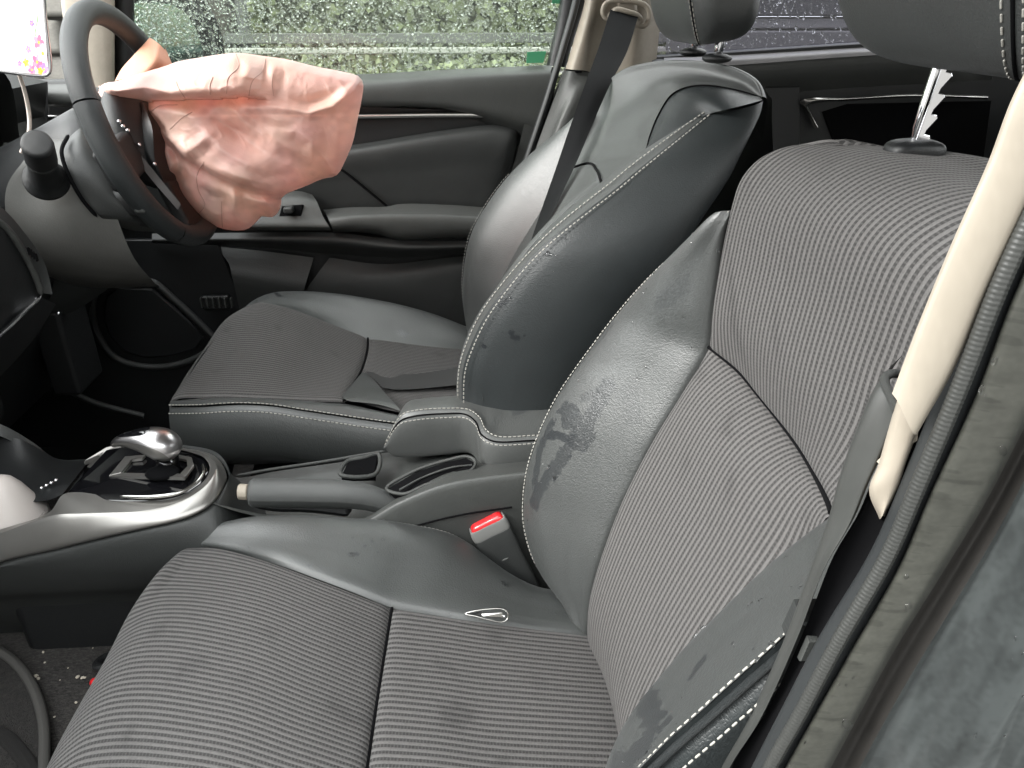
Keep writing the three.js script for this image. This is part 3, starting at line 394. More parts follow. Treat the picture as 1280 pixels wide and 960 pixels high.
{ // steering column cover and stalk
  const c = thing('steering_column', 'grey plastic steering column cover behind the wheel', 'steering column');
  part(c, 'column_cover', loft([L([58, 168, -0.30], [80, 158, -0.34], [108, 152, -0.38], [130, 156, -0.40]), L([30, 200, -0.22], [60, 196, -0.235], [95, 190, -0.24], [130, 190, -0.25]), L([8, 235, -0.19], [45, 240, -0.2], [90, 245, -0.2], [140, 250, -0.215]), L([10, 285, -0.185], [50, 300, -0.19], [100, 310, -0.20], [165, 318, -0.22]), L([30, 325, -0.22], [65, 340, -0.23], [110, 348, -0.24], [190, 350, -0.26]), L([60, 345, -0.32], [90, 356, -0.33], [130, 360, -0.34], [200, 358, -0.36])], 40, 40), std([0.072, 0.071, 0.066], 0.5, { bumpMap: fineBump, bumpScale: 0.0002, map: softTone }));
  part(c, 'wheel_side_cover', loft([L([86, 172, -0.25], [100, 160, -0.27], [112, 158, -0.3]), L([78, 192, -0.215], [100, 184, -0.22], [128, 186, -0.24]), L([86, 215, -0.2], [112, 212, -0.205], [150, 216, -0.22]), L([102, 245, -0.195], [130, 244, -0.2], [172, 248, -0.22]), L([124, 270, -0.2], [150, 272, -0.21], [195, 274, -0.22]), L([140, 280, -0.24], [165, 288, -0.25], [205, 290, -0.26])], 24, 30), M.plastic);
  part(c, 'cover_gap', rope(L([86, 168, -0.24], [77, 190, -0.205], [84, 215, -0.193], [102, 248, -0.188], [122, 272, -0.195]), 0.0025, 30, 6), M.black);
  part(c, 'column_shaft', rope(W([-0.46, 0.725, -0.34], [-0.60, 0.66, -0.34], [-0.76, 0.60, -0.34]), 0.07, 20, 20), M.plasticDark);
  const s = thing('control_stalk', 'black stalk with a ribbed round end standing out of the column', 'control stalk');
  const A = Z(58, 225, -0.185), B = Z(46, 178, -0.10), dir = B.clone().sub(A), len = dir.length(); dir.normalize();
  const q = new THREE.Quaternion().setFromUnitVectors(V(0, 1, 0), dir), at = (g) => g.applyQuaternion(q).translate(A.x, A.y, A.z);
  const lt = (pts) => new THREE.LatheGeometry(pts.map((p) => new THREE.Vector2(p[0], p[1])), 32);
  part(s, 'stalk_base', at(lt([[0.001, -0.006], [0.024, -0.006], [0.026, 0.0], [0.024, 0.005], [0.019, 0.012], [0.0165, 0.03], [0.0155, len * 0.52]])), M.plasticDark);
  part(s, 'stalk_collar', at(lt([[0.0135, len * 0.52], [0.0165, len * 0.53], [0.0168, len * 0.58], [0.014, len * 0.59]])), M.plastic);
  part(s, 'stalk_knob', at(lt([[0.012, len * 0.58], [0.0168, len * 0.60], [0.0165, len * 0.93], [0.0155, len * 0.975], [0.012, len * 0.99], [0.0001, len * 0.995]])), M.plasticDark);
}
const WC = V(-0.425, 0.744, -0.34);
{
  const w = thing('steering_wheel', 'black leather steering wheel with silver spoke trim and its cover burst open', 'steering wheel');
  const ey = V(-0.282, 0.959, 0).normalize(), ex = V(0, 0, -1), ez = ex.clone().cross(ey), m4 = new THREE.Matrix4().makeBasis(ex, ey, ez).setPosition(WC);
  const R = 0.153, local = (g) => g.applyMatrix4(m4);
  const arcRim = (a0, a1, r, n) => { const p = []; for (let i = 0; i <= n; i++) { const a = a0 + (a1 - a0) * i / n; p.push(V(Math.cos(a) * R, Math.sin(a) * R, 0)); } const g = new THREE.TubeGeometry(new THREE.CatmullRomCurve3(p), n * 2, r, 18, false); const q = g.attributes.position; return local(g); };
  const D = Math.PI / 180;
  part(w, 'rim', arcRim(-40 * D, 160 * D, 0.0152, 60), M.leatherDark);
  part(w, 'rim', arcRim(160 * D + 0.012, 236 * D, 0.0158, 40), M.leatherDark);
  part(w, 'rim', arcRim(236 * D + 0.012, 320 * D, 0.0152, 40), M.leatherDark);
  const hub = (s) => new THREE.SphereGeometry(1, 32, 20).scale(...s);
  part(w, 'hub', local(hub([0.085, 0.075, 0.035]).translate(0, -0.005, -0.012)), M.plasticDark);
  const sp = part(w, 'spoke', local(new RoundedBoxGeometry(0.12, 0.055, 0.022, 3, 0.008).rotateZ(0.12).translate(-0.10, -0.02, -0.008)), M.plasticDark);
  part(w, 'spoke', local(new RoundedBoxGeometry(0.12, 0.055, 0.022, 3, 0.008).rotateZ(-0.12).translate(0.10, -0.02, -0.008)), M.plasticDark);
  part(w, 'spoke', local(new RoundedBoxGeometry(0.07, 0.11, 0.02, 3, 0.008).translate(0, -0.10, -0.008)), M.plasticDark);
  const bk = part(w, 'switch_pod', loft([L([136, 232, -0.215], [160, 232, -0.22], [176, 250, -0.23]), L([145, 246, -0.20], [165, 244, -0.205], [188, 262, -0.215]), L([160, 266, -0.205], [182, 268, -0.21], [205, 280, -0.22]), L([175, 282, -0.23], [200, 287, -0.235], [222, 288, -0.24])], 20, 20), M.plasticDark);
  part(bk, 'button', box(0.014, 0.022, 0.008, ...Z(174, 256, -0.196).toArray(), 0.004), M.plasticGrey);
  // burst cover flap standing up inside the rim
  part(w, 'cover_flap', loft([L([146, 130, -0.33], [160, 128, -0.32], [178, 127, -0.31]), L([156, 148, -0.30], [172, 152, -0.29], [190, 160, -0.28]), L([170, 180, -0.28], [184, 190, -0.27], [194, 200, -0.27]), L([190, 216, -0.27], [200, 224, -0.27], [206, 230, -0.27])], 20, 20), M.plasticDark);
  part(w, 'spoke_trim', loft([L([142, 150, -0.29], [160, 185, -0.265], [190, 225, -0.25], [222, 262, -0.245]), L([150, 148, -0.295], [168, 182, -0.27], [196, 218, -0.255], [226, 255, -0.25])], 24, 6), std([0.03, 0.022, 0.02], 0.3));
  for (const [x, y] of [[154, 158], [160, 163], [174, 181], [149, 152], [193, 205]]) part(w, 'glass_bead', new THREE.SphereGeometry(0.0028, 10, 8).translate(...Z(x, y, -0.262).toArray()), M.chrome);
}
// ---------------------------------------------------------------- burst airbag
{
  const O0 = [[128, 112], [131, 104], [145, 102], [165, 95], [185, 89], [205, 83], [222, 77], [250, 72], [275, 68], [297, 66], [330, 70], [358, 74], [390, 82], [430, 90], [448, 95], [454, 104], [452, 125], [447, 150], [441, 178], [432, 200], [421, 219], [402, 224], [384, 232], [366, 239], [353, 246], [351, 258], [346, 268], [338, 272], [328, 270], [318, 280], [308, 287], [292, 288], [278, 286], [262, 279], [246, 266], [232, 252], [222, 240], [217, 226], [205, 224], [199, 210], [193, 190], [194, 172], [198, 162], [190, 150], [183, 141], [178, 128], [160, 126], [140, 125], [130, 120]];
  const O = new THREE.CatmullRomCurve3(O0.map((p) => V(p[0], p[1], 0)), true, 'centripetal').getSpacedPoints(130).slice(0, 130).map((p) => [p.x, p.y]);
  const segD = (x, y, pts, closed) => { let best = 1e9, bx = 0, by = 0, side = 0, tt = 0; const n = pts.length; for (let i = 0; i < (closed ? n : n - 1); i++) { const a = pts[i], b = pts[(i + 1) % n], dx = b[0] - a[0], dy = b[1] - a[1], t = clamp(((x - a[0]) * dx + (y - a[1]) * dy) / (dx * dx + dy * dy), 0, 1), qx = a[0] + t * dx, qy = a[1] + t * dy, d = Math.hypot(x - qx, y - qy); if (d < best) { best = d; bx = qx; by = qy; side = Math.sign(dx * (y - a[1]) - dy * (x - a[0])); tt = (i + t) / (n - 1); } } return [best, bx, by, side, tt]; };
  const inside = (x, y) => { let c = false; for (let i = 0, j = O.length - 1; i < O.length; j = i++) { const a = O[i], b = O[j]; if ((a[1] > y) !== (b[1] > y) && x < (b[0] - a[0]) * (y - a[1]) / (b[1] - a[1]) + a[0]) c = !c; } return c; };
  const bow = (t) => Math.sqrt(Math.max(0, 1 - (1 - Math.min(1, t)) ** 2));
  // folds: polyline, height in metres, width in pixels (ridge +, valley -)
  const folds = [
    [[[310, 135], [345, 133], [387, 140], [417, 132], [441, 113], [451, 100]], 0.020, 6], [[[345, 124], [385, 130], [415, 120], [438, 104]], -0.022, 9],
    [[[283, 128], [300, 147], [318, 169]], 0.014, 4], [[[272, 150], [296, 163], [318, 173]], -0.014, 4.5], [[[297, 133], [318, 150], [335, 172]], -0.010, 6],
    [[[262, 168], [248, 178], [236, 188]], 0.010, 4], [[[250, 166], [240, 174], [228, 180]], -0.008, 4], [[[272, 172], [262, 184], [255, 196]], -0.008, 6],
    [[[345, 166], [372, 163], [390, 176], [392, 200], [380, 216]], 0.009, 6], [[[352, 182], [368, 176], [378, 186], [376, 204]], -0.004, 4], [[[345, 190], [355, 204], [372, 210]], 0.005, 5],
    [[[402, 145], [408, 180], [402, 222]], -0.007, 8], [[[418, 133], [424, 170], [421, 217]], 0.008, 7],
    [[[293, 232], [292, 262], [297, 286]], 0.012, 3.5], [[[302, 236], [308, 262], [312, 285]], -0.012, 6], [[[284, 240], [280, 264], [279, 284]], -0.006, 5],
    [[[300, 243], [325, 252], [349, 256]], 0.012, 6], [[[310, 262], [330, 262], [346, 266]], -0.008, 4],
    [[[202, 163], [209, 192], [213, 222]], 0.014, 4.5], [[[215, 168], [222, 200], [228, 238]], -0.016, 4.5], [[[222, 160], [232, 195], [240, 240]], 0.010, 6],
    [[[238, 196], [262, 222], [285, 232]], 0.008, 6], [[[246, 228], [262, 244], [286, 250]], -0.010, 5], [[[235, 240], [258, 262], [288, 276]], 0.008, 6],
    [[[297, 67], [300, 82], [296, 100]], -0.010, 4], [[[309, 68], [312, 84], [306, 104]], 0.008, 5], [[[345, 74], [340, 90], [341, 118]], 0.008, 3.5], [[[335, 74], [331, 92], [326, 112]], -0.008, 4], [[[352, 78], [356, 92], [352, 112]], -0.006, 5], [[[358, 86], [390, 92], [425, 98]], 0.008, 5], [[[200, 96], [240, 88], [280, 84]], 0.008, 9],
    [[[226, 136], [275, 186], [345, 226]], 0.010, 9], [[[250, 132], [300, 172], [352, 200]], -0.010, 8], [[[300, 140], [345, 176], [410, 210]], 0.009, 10], [[[210, 150], [245, 200], [280, 246]], -0.008, 8],
    [[[214, 140], [240, 146], [262, 142]], 0.007, 5], [[[206, 132], [236, 134], [275, 138]], -0.012, 4], [[[300, 208], [330, 222], [372, 222]], -0.008, 8], [[[255, 205], [300, 222], [345, 232]], 0.010, 6], [[[322, 142], [345, 150], [380, 152]], 0.006, 7],
  ];
  const crease = [[126, 121], [150, 126], [180, 126], [230, 124], [270, 123], [305, 120], [345, 126]], under = [[196, 165], [225, 192], [262, 216], [300, 234], [355, 248]];
  const hgt = (x, y, d) => {
    let h = 0.085 * bow(d / 75) + 0.018 * bow(d / 13);
    const c = segD(x, y, crease), s = y < c[2] ? c[0] : -c[0], k = 1 - sstep(290, 345, x);
    h += k * (s > 0 ? 0.038 * bow(s / 14) * (1 - 0.7 * sstep(22, 50, s)) : -0.020 * Math.exp(-s * s / 60) - 0.006);
    const u = segD(x, y, under), us = u[3] < 0 ? u[0] : -u[0];   // the sheet above hangs in front of the lobe below
    h += sstep(-3, 5, us) * 0.024 * (1 - 0.8 * sstep(10, 70, us)) - 0.012 * Math.exp(-((us + 4) ** 2) / 50);
    for (const [pts, a, w] of folds) { const q = segD(x, y, pts); if (q[0] < 4 * w) h += 1.5 * a * Math.exp(-Math.sqrt(q[0] * q[0] + 12) / w) * Math.sin(Math.PI * clamp(q[4], 0.12, 0.88)); }
    const r1 = 1 - Math.abs(ns(x * 0.035 + y * 0.02, y * 0.05 - x * 0.012, 3.1)) * 2, r2 = 1 - Math.abs(ns(x * 0.09, y * 0.075 + x * 0.03, 9.7)) * 2;
    return h + 0.0018 * Math.pow(Math.max(0, r1), 6) * sstep(-0.2, 0.3, ns(x * 0.012, y * 0.016, 5)) + 0.0006 * Math.pow(Math.max(0, r2), 5) * sstep(0, 0.4, ns(x * 0.02, y * 0.02, 8)) + 0.004 * ns(x * 0.02, y * 0.03, 2);
  };
  const zOf = (x, y) => { const i = inside(x, y), q = segD(x, y, O, true); return -0.37 + hgt(x, y, i ? q[0] : 0); };
  const S = 1.6, x0 = 122, y0 = 60, nx = Math.ceil(340 / S), ny = Math.ceil(236 / S), pos = [], idx = [], id = new Map();
  const vert = (i, j, back) => { const key = (j * (nx + 1) + i) * 2 + back; if (id.has(key)) return id.get(key);
    let x = x0 + i * S, y = y0 + j * S; const q = segD(x, y, O, true), inn = inside(x, y), d = inn ? q[0] : 0; if (!inn) { x = q[1]; y = q[2]; }
    const zz = back ? -0.37 - 0.07 * bow(d / 60) : -0.37 + hgt(x, y, d), p = Z(x, y, zz); pos.push(p.x, p.y, p.z); id.set(key, pos.length / 3 - 1); return pos.length / 3 - 1; };
  const ok = (i, j) => { const x = x0 + i * S, y = y0 + j * S; return inside(x, y) || segD(x, y, O, true)[0] < S * 1.05; };
  for (let j = 0; j < ny; j++) for (let i = 0; i < nx; i++) { if (!(ok(i, j) && ok(i + 1, j) && ok(i, j + 1) && ok(i + 1, j + 1))) continue;
    for (const b of [0, 1]) { const A = vert(i, j, b), B = vert(i + 1, j, b), C = vert(i, j + 1, b), D = vert(i + 1, j + 1, b); b ? idx.push(A, B, D, A, D, C) : idx.push(A, D, B, A, C, D); } }
  const g = new THREE.BufferGeometry(); g.setAttribute('position', new THREE.Float32BufferAttribute(pos, 3)); g.setAttribute('uv', new THREE.Float32BufferAttribute(pos.flatMap((_, i) => i % 3 ? [] : [pos[i], pos[i + 1]]), 2)); g.setIndex(idx); g.computeVertexNormals();
  const pink = std([0.96, 0.655, 0.555], 0.44, { transmission: 0.45, thickness: 0, specularIntensity: 0.7, bumpMap: fineBump, bumpScale: 0.0003, map: tex(128, 128, (u, v) => { const s = 0.9 + 0.1 * T32(u, v) + 0.08 * (T8(u, v) - 0.5); return [s, s * (0.97 + 0.05 * T8(u + 0.3, v)), s]; }, true, [4, 4]) });
  const a = thing('airbag', 'burst pink airbag hanging crumpled from the steering wheel', 'airbag');
  part(a, 'bag', g, pink);
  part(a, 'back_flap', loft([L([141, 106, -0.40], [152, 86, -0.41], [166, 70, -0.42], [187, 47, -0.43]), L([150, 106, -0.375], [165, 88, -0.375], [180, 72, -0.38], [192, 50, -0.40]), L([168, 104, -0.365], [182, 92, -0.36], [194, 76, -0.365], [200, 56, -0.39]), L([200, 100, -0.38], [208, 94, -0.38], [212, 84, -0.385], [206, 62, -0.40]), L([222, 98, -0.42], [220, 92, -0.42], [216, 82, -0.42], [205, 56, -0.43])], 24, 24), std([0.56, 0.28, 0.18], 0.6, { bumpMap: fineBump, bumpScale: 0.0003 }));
  part(a, 'torn_edge', loft([L([125, 108, -0.36], [132, 105, -0.35], [142, 106, -0.35]), L([124, 115, -0.345], [132, 113, -0.33], [144, 112, -0.33]), L([128, 124, -0.34], [134, 126, -0.33], [142, 122, -0.33]), L([134, 132, -0.35], [140, 135, -0.34], [150, 128, -0.34])], 14, 14, { fn: (u, v, a2, b2) => 0.004 * ns(a2 * 300, b2 * 300) }), std([0.6, 0.38, 0.34], 0.6));
  const seams = [[[295, 67], [298, 83], [285, 98], [283, 117]], [[332, 74], [328, 89], [316, 101], [310, 125]], [[220, 102], [224, 112], [231, 122]], [[240, 140], [228, 147], [212, 162]], [[255, 202], [246, 220], [248, 238], [256, 256], [248, 268]], [[277, 252], [277, 268], [278, 284]], [[341, 92], [340, 105], [342, 120]], [[266, 96], [262, 108], [263, 118]], [[182, 134], [186, 140], [200, 132], [222, 131]]];
  for (const s of seams) { const c = new THREE.CatmullRomCurve3(s.map((p) => V(p[0], p[1], 0))), P = []; for (let i = 0; i <= 24; i++) { const q = c.getPoint(i / 24); P.push(Z(q.x, q.y, zOf(q.x, q.y) + 0.0006)); } part(a, 'seam_thread', tube(P, 0.0005, 60, 5), std([0.40, 0.27, 0.23], 0.8)); }
}

// ================================================================ centre console
const YL = (y, ...a) => a.map((p) => Y(p[0], p[1], p.length > 2 ? p[2] : y));
{
  const c = thing('centre_console', 'dark centre console with satin silver surround and gloss black shifter panel', 'console');
  const ridge = L([-60, 690, 0.08], [0, 667, 0.08], [67, 644, 0.08], [100, 642, 0.08], [130, 641, 0.08], [175, 639, 0.078], [212, 632, 0.072], [238, 621, 0.062], [258, 606, 0.045], [270, 587, 0.02], [266, 574, -0.01], [250, 565, -0.04], [225, 559.5, -0.065], [190, 556, -0.075], [150, 552, -0.085]);
  const inner = L([-60, 685, 0.074], [0, 662, 0.073], [62, 640, 0.070], [80, 617.5, 0.048], [117, 617.5, 0.048], [134, 625, 0.058], [185, 626, 0.058], [212, 623.5, 0.052], [234, 616, 0.042], [253, 603, 0.027], [262, 588, 0.01], [256, 573, -0.018], [240, 566, -0.04], [222, 562, -0.055], [150, 558, -0.068]);
  const low = L([-60, 722, 0.095], [10, 699, 0.095], [60, 688, 0.095], [85, 682, 0.094], [110, 676, 0.094], [175, 661, 0.092], [212, 653, 0.088], [240, 644, 0.08], [263, 630, 0.066], [278, 607, 0.035], [280, 590, -0.005], [266, 570, -0.045], [240, 562, -0.07], [190, 558, -0.085], [150, 555, -0.095]);
  const dn = low.map((p) => p.clone().add(V(0, -0.004, -0.006)));
  const top = loft([inner, ridge], 90, 6, { raw: 1 }), bridge = (a, b, k) => a.map((p, i) => p.clone().lerp(b[i], k));
  part(c, 'silver_surround', merge([top, loft([ridge, bridge(ridge, low, 0.1).map((p) => p.clone().add(V(0.0015, 0, 0.002))), bridge(ridge, low, 0.6).map((p) => p.clone().add(V(0.001, 0.001, 0.003))), low, dn], 90, 14, { raw: 1 })]), M.silver);
  const gp = inner.slice(3).map((p) => p.clone().add(V(0, -0.001, 0)));
  gp.push(Z(132, 562, -0.066), Z(112, 577.5, -0.055));
  const glossP = part(c, 'gloss_panel', slab(gp, V(0, -0.012, 0), 0.002), M.gloss);
  part(c, 'silver_tab', slab(L([105, 578, -0.052], [122, 570, -0.055], [150, 567.5, -0.055], [160, 562, -0.068], [150, 557, -0.075], [133, 560, -0.07]).map((p) => p.add(V(0, 0.002, 0))), V(0, -0.006, 0), 0.0015), M.silver);
  const gY = (a) => a.map((p) => { const q = Y(p[0], p[1], 0.398 + 0.04 * (Y(p[0], p[1], 0.398).x + 0.38)); return q.add(V(0, 0.0035, 0)); });
  part(glossP, 'gate_frame', merge([slab(gY([[137, 597.5], [157, 573], [182, 571], [178, 575.5], [165, 577], [152, 594]]), V(0, -0.004, 0), 0.0008), slab(gY([[137, 597.5], [152, 594], [226, 595], [231, 600]]), V(0, -0.004, 0), 0.0008), slab(gY([[231, 600], [226, 595], [235, 586], [234, 577], [224, 575], [224, 571], [240, 574], [243, 584]]), V(0, -0.004, 0), 0.0008)]), M.silver);
  part(glossP, 'inlay_line', rope(gY([[148, 621.5], [190, 621.5], [222, 617], [243, 606], [254, 592], [253, 580]]).map((p) => p.add(V(0, -0.003, 0))), 0.0022, 40, 6), M.chromeSoft);
  // dark front tray ahead of the shifter
  part(c, 'front_tray', loft([L([-40, 560, -0.09], [20, 548, -0.09], [75, 575, -0.09], [112, 575, -0.075]), L([-40, 590, -0.05], [20, 580, -0.05], [70, 590, -0.04], [100, 590, -0.03]), L([-40, 640, 0.03], [20, 630, 0.03], [60, 625, 0.03], [78, 618, 0.045])], 30, 14), M.plasticDark);
  part(c, 'tray_wall', loft([L([-40, 520, -0.10], [0, 530, -0.10], [40, 552, -0.10], [70, 573, -0.10], [112, 574, -0.10]), L([-40, 540, -0.085], [0, 545, -0.085], [40, 566, -0.085], [72, 577, -0.085], [110, 577, -0.08])], 24, 4), M.plastic);
  // lower flank beside the front passenger's knees
  const fl = (dx, y, z) => low.map((p, i) => { const k = sstep(7, 11, i); return V(p.x + (i === 0 ? -0.3 : dx * (1 + k)), y === null ? p.y - 0.003 : y, k < 0.5 ? z : Math.min(z, p.z - 0.012)); });
  part(c, 'side_flank', loft([low.map((p) => p.clone().add(V(0.002, -0.003, -0.012))), low.map((p) => p.clone().add(V(0.004, -0.006, -0.002))), fl(0.015, 0.33, 0.092), fl(0.03, 0.285, 0.075), fl(0.035, 0.25, 0.05), fl(0.04, 0.2, 0.025), fl(0.045, 0.15, 0.0), fl(0.045, 0.0, -0.01)], 80, 50, { raw: 1 }), M.plastic);
  // rear half: brake well, tray, slot
  const near = L([262, 628, 0.066], [285, 636, 0.060], [320, 645, 0.055], [370, 652, 0.055], [430, 660, 0.055], [456, 652, 0.055], [494, 630, 0.055], [550, 607, 0.055], [606, 596, 0.055], [660, 590, 0.055], [760, 580, 0.055]);
  const far = L([262, 590, -0.06], [300, 597, -0.08], [340, 590, -0.09], [380, 584, -0.09], [430, 577, -0.09], [482, 566, -0.095], [520, 565, -0.10], [560, 562, -0.10], [610, 560, -0.10], [660, 556, -0.10], [760, 550, -0.10]);
  const mid = near.map((p, i) => { const q = p.clone().lerp(far[i], 0.45); q.y -= i < 6 ? 0.035 : i < 7 ? 0.012 : 0; return q; });
  part(c, 'rear_tray', loft([near, bridge(near, far, 0.06), mid, bridge(near, far, 0.94).map((p) => p.add(V(0, -0.004, 0))), far], 80, 24, { raw: 1 }), M.plasticGrey);
  part(c, 'rear_flank', loft([near.slice(3).map((p) => p.clone().add(V(0, -0.001, -0.004))), near.slice(3).map((p) => p.clone().add(V(0, 0.001, 0.002))), near.slice(3).map((p) => p.clone().add(V(0, -0.006, 0.006))), near.slice(3).map((p) => p.clone().add(V(0, -0.07, 0.010))), near.slice(3).map((p) => { const q = p.clone().add(V(0, 0, 0.015)); q.y = 0; return q; })], 60, 20, { raw: 1 }), M.plasticGrey);
  part(c, 'flank_groove', tube(L([430, 693, 0.066], [500, 664, 0.0665], [570, 645, 0.067], [640, 634, 0.067]), 0.0012, 30, 6), M.black);
  const slot = L([484, 614, 0.02], [520, 592, 0.0], [560, 579, -0.01], [584, 574.5, -0.012], [594, 580, -0.005], [590, 591, 0.01], [560, 600, 0.02], [530, 611, 0.03], [506, 621, 0.036]);
  part(c, 'storage_slot', slab(slot.map((p) => p.add(V(0, 0.006, 0.004))), V(0, -0.01, 0), 0.002), M.black);
  part(c, 'slot_rim', new THREE.TubeGeometry(new THREE.CatmullRomCurve3(slot.map((p) => p.clone().add(V(0, 0.001, 0))), true), 70, 0.0022, 7, true), M.plasticGrey);
  part(c, 'slot_rib', tube(L([500, 616, 0.034], [530, 600, 0.014], [565, 588, 0.005], [590, 585, 0.0]).map((p) => p.add(V(0, 0.007, 0.004))), 0.0013, 30, 6), M.plasticGrey);
  const cub = L([428, 597, -0.03], [436, 580, -0.06], [474, 571, -0.075], [470, 596, -0.04]).map((p) => p.add(V(0, 0.008, 0.006)));
  part(c, 'cubby', slab(cub, V(0, -0.01, 0), 0.002), M.black);
  part(c, 'cubby_rim', new THREE.TubeGeometry(new THREE.CatmullRomCurve3([cub[0], cub[1], cub[1].clone().lerp(cub[2], 0.5), cub[2], cub[3]], true), 60, 0.003, 7, true), M.plasticGrey);
  part(c, 'tray_edge', rope(L([296, 598, -0.07], [340, 590, -0.08], [400, 581, -0.085], [482, 567, -0.09]).map((p) => p.add(V(0, 0.006, 0.003))), 0.0022, 40, 6), M.plasticGrey);
  part(c, 'core', box(0.95, 0.3, 0.12, -0.1, 0.15, -0.02, 0.02), M.plasticDark);
}
{
  const a = thing('armrest', 'grey leather console armrest with pale double stitching between the seats', 'armrest'), padLeather = M.leather.clone(); padLeather.color = lin(0.058, 0.061, 0.059);
  const lo = L([480, 560, -0.075], [492, 570, -0.07], [520, 571, -0.068], [560, 568, -0.067], [586, 566, -0.062], [598, 577, -0.035], [606, 593, -0.008], [630, 594, -0.004], [680, 590, -0.003], [740, 585, -0.003]);
  const st = L([481, 556, -0.075], [500, 526, -0.072], [516, 520, -0.07], [556, 516.5, -0.07], [580, 517, -0.066], [594, 526, -0.046], [602, 543, -0.020], [617, 551, -0.008], [665, 550, -0.005], [740, 545, -0.005]);
  const tp = L([484, 550, -0.082], [505, 513, -0.085], [524, 508, -0.085], [565, 506, -0.085], [588, 508, -0.082], [603, 518, -0.064], [612, 533, -0.036], [625, 541, -0.024], [670, 540, -0.02], [740, 536, -0.02]);
  const fr = L([488, 545, -0.11], [511, 504, -0.135], [530, 500, -0.14], [566, 496.5, -0.14], [590, 494, -0.14], [612, 492, -0.14], [625, 491, -0.14], [640, 490, -0.14], [690, 486, -0.14], [750, 482, -0.14]);
  const fb = fr.map((p) => p.clone().add(V(0, -0.05, -0.012)));
  part(a, 'side_panel', loft([lo.map((p) => p.clone().add(V(0, 0.0, -0.01))), lo, lo.map((p, i) => p.clone().lerp(st[i], 0.35).add(V(-0.0005, 0, 0.004))), lo.map((p, i) => p.clone().lerp(st[i], 0.85).add(V(-0.0005, 0, 0.003))), st], 80, 20, { raw: 1 }), padLeather);
  const tg = loft([st, st.map((p, i) => p.clone().lerp(tp[i], 0.5).add(V(0, 0.002, 0.003))), tp, tp.map((p, i) => p.clone().lerp(fr[i], 0.5).add(V(0, 0.004, 0))), fr, fb], 80, 30, { raw: 1 });
  part(a, 'top_panel', tg, wetLeather(tg, padLeather, [{ p: [[652, 512], [690, 514]], r: 11, k: 0.7 }, { p: [[546, 519]], r: 2 }]));
  const o1 = V(0, 0.001, 0.0025);
  part(a, 'stitching', merge([stitchGeo(st.map((p, i) => p.clone().lerp(lo[i], 0.1)), 0.0042, 0.0016, 0.0007, o1), stitchGeo(st.map((p, i) => p.clone().lerp(tp[i], 0.55)), 0.0042, 0.0016, 0.0007, o1.clone().add(V(0, 0.0015, 0.001)))]), M.thread, STUFF);
  part(a, 'stitching', stitchGeo(fr.slice(1), 0.0042, 0.0016, 0.0006, V(0, 0.001, 0)), M.threadDim, STUFF);
  part(a, 'seam', tube(st.map((p) => p.clone().add(V(0, 0, 0.0012))), 0.0011, 90, 5), M.black);
}
{ // gear lever
  const l = thing('gear_lever', 'silver topped gear lever standing in the gloss black panel', 'gear lever');
  const ax = L([139, 557, 0.0], [150, 551, 0.0], [170, 549.5, 0.0], [190, 552, 0.0], [207, 558.5, 0.0], [218, 571, 0.0]);
  const c = new THREE.CatmullRomCurve3(ax), n = 40, m = 28, grid = (lo) => { const rows = []; for (let i = 0; i <= n; i++) { const t = i / n, p = c.getPointAt(t), d = c.getTangentAt(t), up = V(0, 1, 0).addScaledVector(d, -d.y).normalize(), sd = d.clone().cross(up), r = [];
    const k = Math.sqrt(Math.max(0.0004, 1 - Math.pow(Math.abs(t * 2 - 1), 4.5))) * (0.34 + 0.66 * sstep(0.05, 0.8, t)), ru = 0.0185 * k, rs = 0.0225 * k;
    for (let j = 0; j <= m; j++) { const a = (lo ? -0.22 : 0.86) * Math.PI * 0 + (lo ? (0.12 - j / m * 1.24) : (0.10 + j / m * 0.80)) * Math.PI, q = lo ? 1 : 1.035; r.push(p.clone().addScaledVector(up, Math.sin(a) * ru * q).addScaledVector(sd, Math.cos(a) * rs * q)); } rows.push(r); } return gridGeo(rows, m, n); };
  part(l, 'knob', grid(true), M.silver);
  { const P = [], N1 = 16, N2 = 12; for (let i = 0; i <= N1; i++) { const t = 0.16 + 0.40 * i / N1, p = c.getPointAt(t), d = c.getTangentAt(t), up = V(0, 1, 0).addScaledVector(d, -d.y).normalize(), sd = d.clone().cross(up), k = Math.sqrt(Math.max(0.0004, 1 - Math.pow(Math.abs(t * 2 - 1), 4.5))) * (0.34 + 0.66 * sstep(0.05, 0.8, t)), r = [], wd = 0.20 * Math.sqrt(1 - Math.pow(Math.abs(i / N1 * 2 - 1), 4)); for (let j = 0; j <= N2; j++) { const a = (0.5 - wd + 2 * wd * j / N2) * Math.PI; r.push(p.clone().addScaledVector(up, Math.sin(a) * 0.0185 * k * 1.075).addScaledVector(sd, Math.cos(a) * 0.0225 * k * 1.075)); } P.push(r); } part(l, 'knob_inset', gridGeo(P, N2, N1), M.gloss); }
  part(l, 'knob_cap', grid(false), std([0.50, 0.485, 0.49], 0.28, { metalness: 1 }));
  part(l, 'stem', rope([Z(208, 572, 0.0), Z(205, 584, 0.0), Z(200, 597, 0.002), Z(199, 606, 0.004)], 0.010, 20, 14), M.gloss);
  part(l, 'stem_boot', new THREE.SphereGeometry(1, 20, 12).scale(0.02, 0.007, 0.014).translate(...Y(203, 591, 0.402).toArray()), M.black);
}
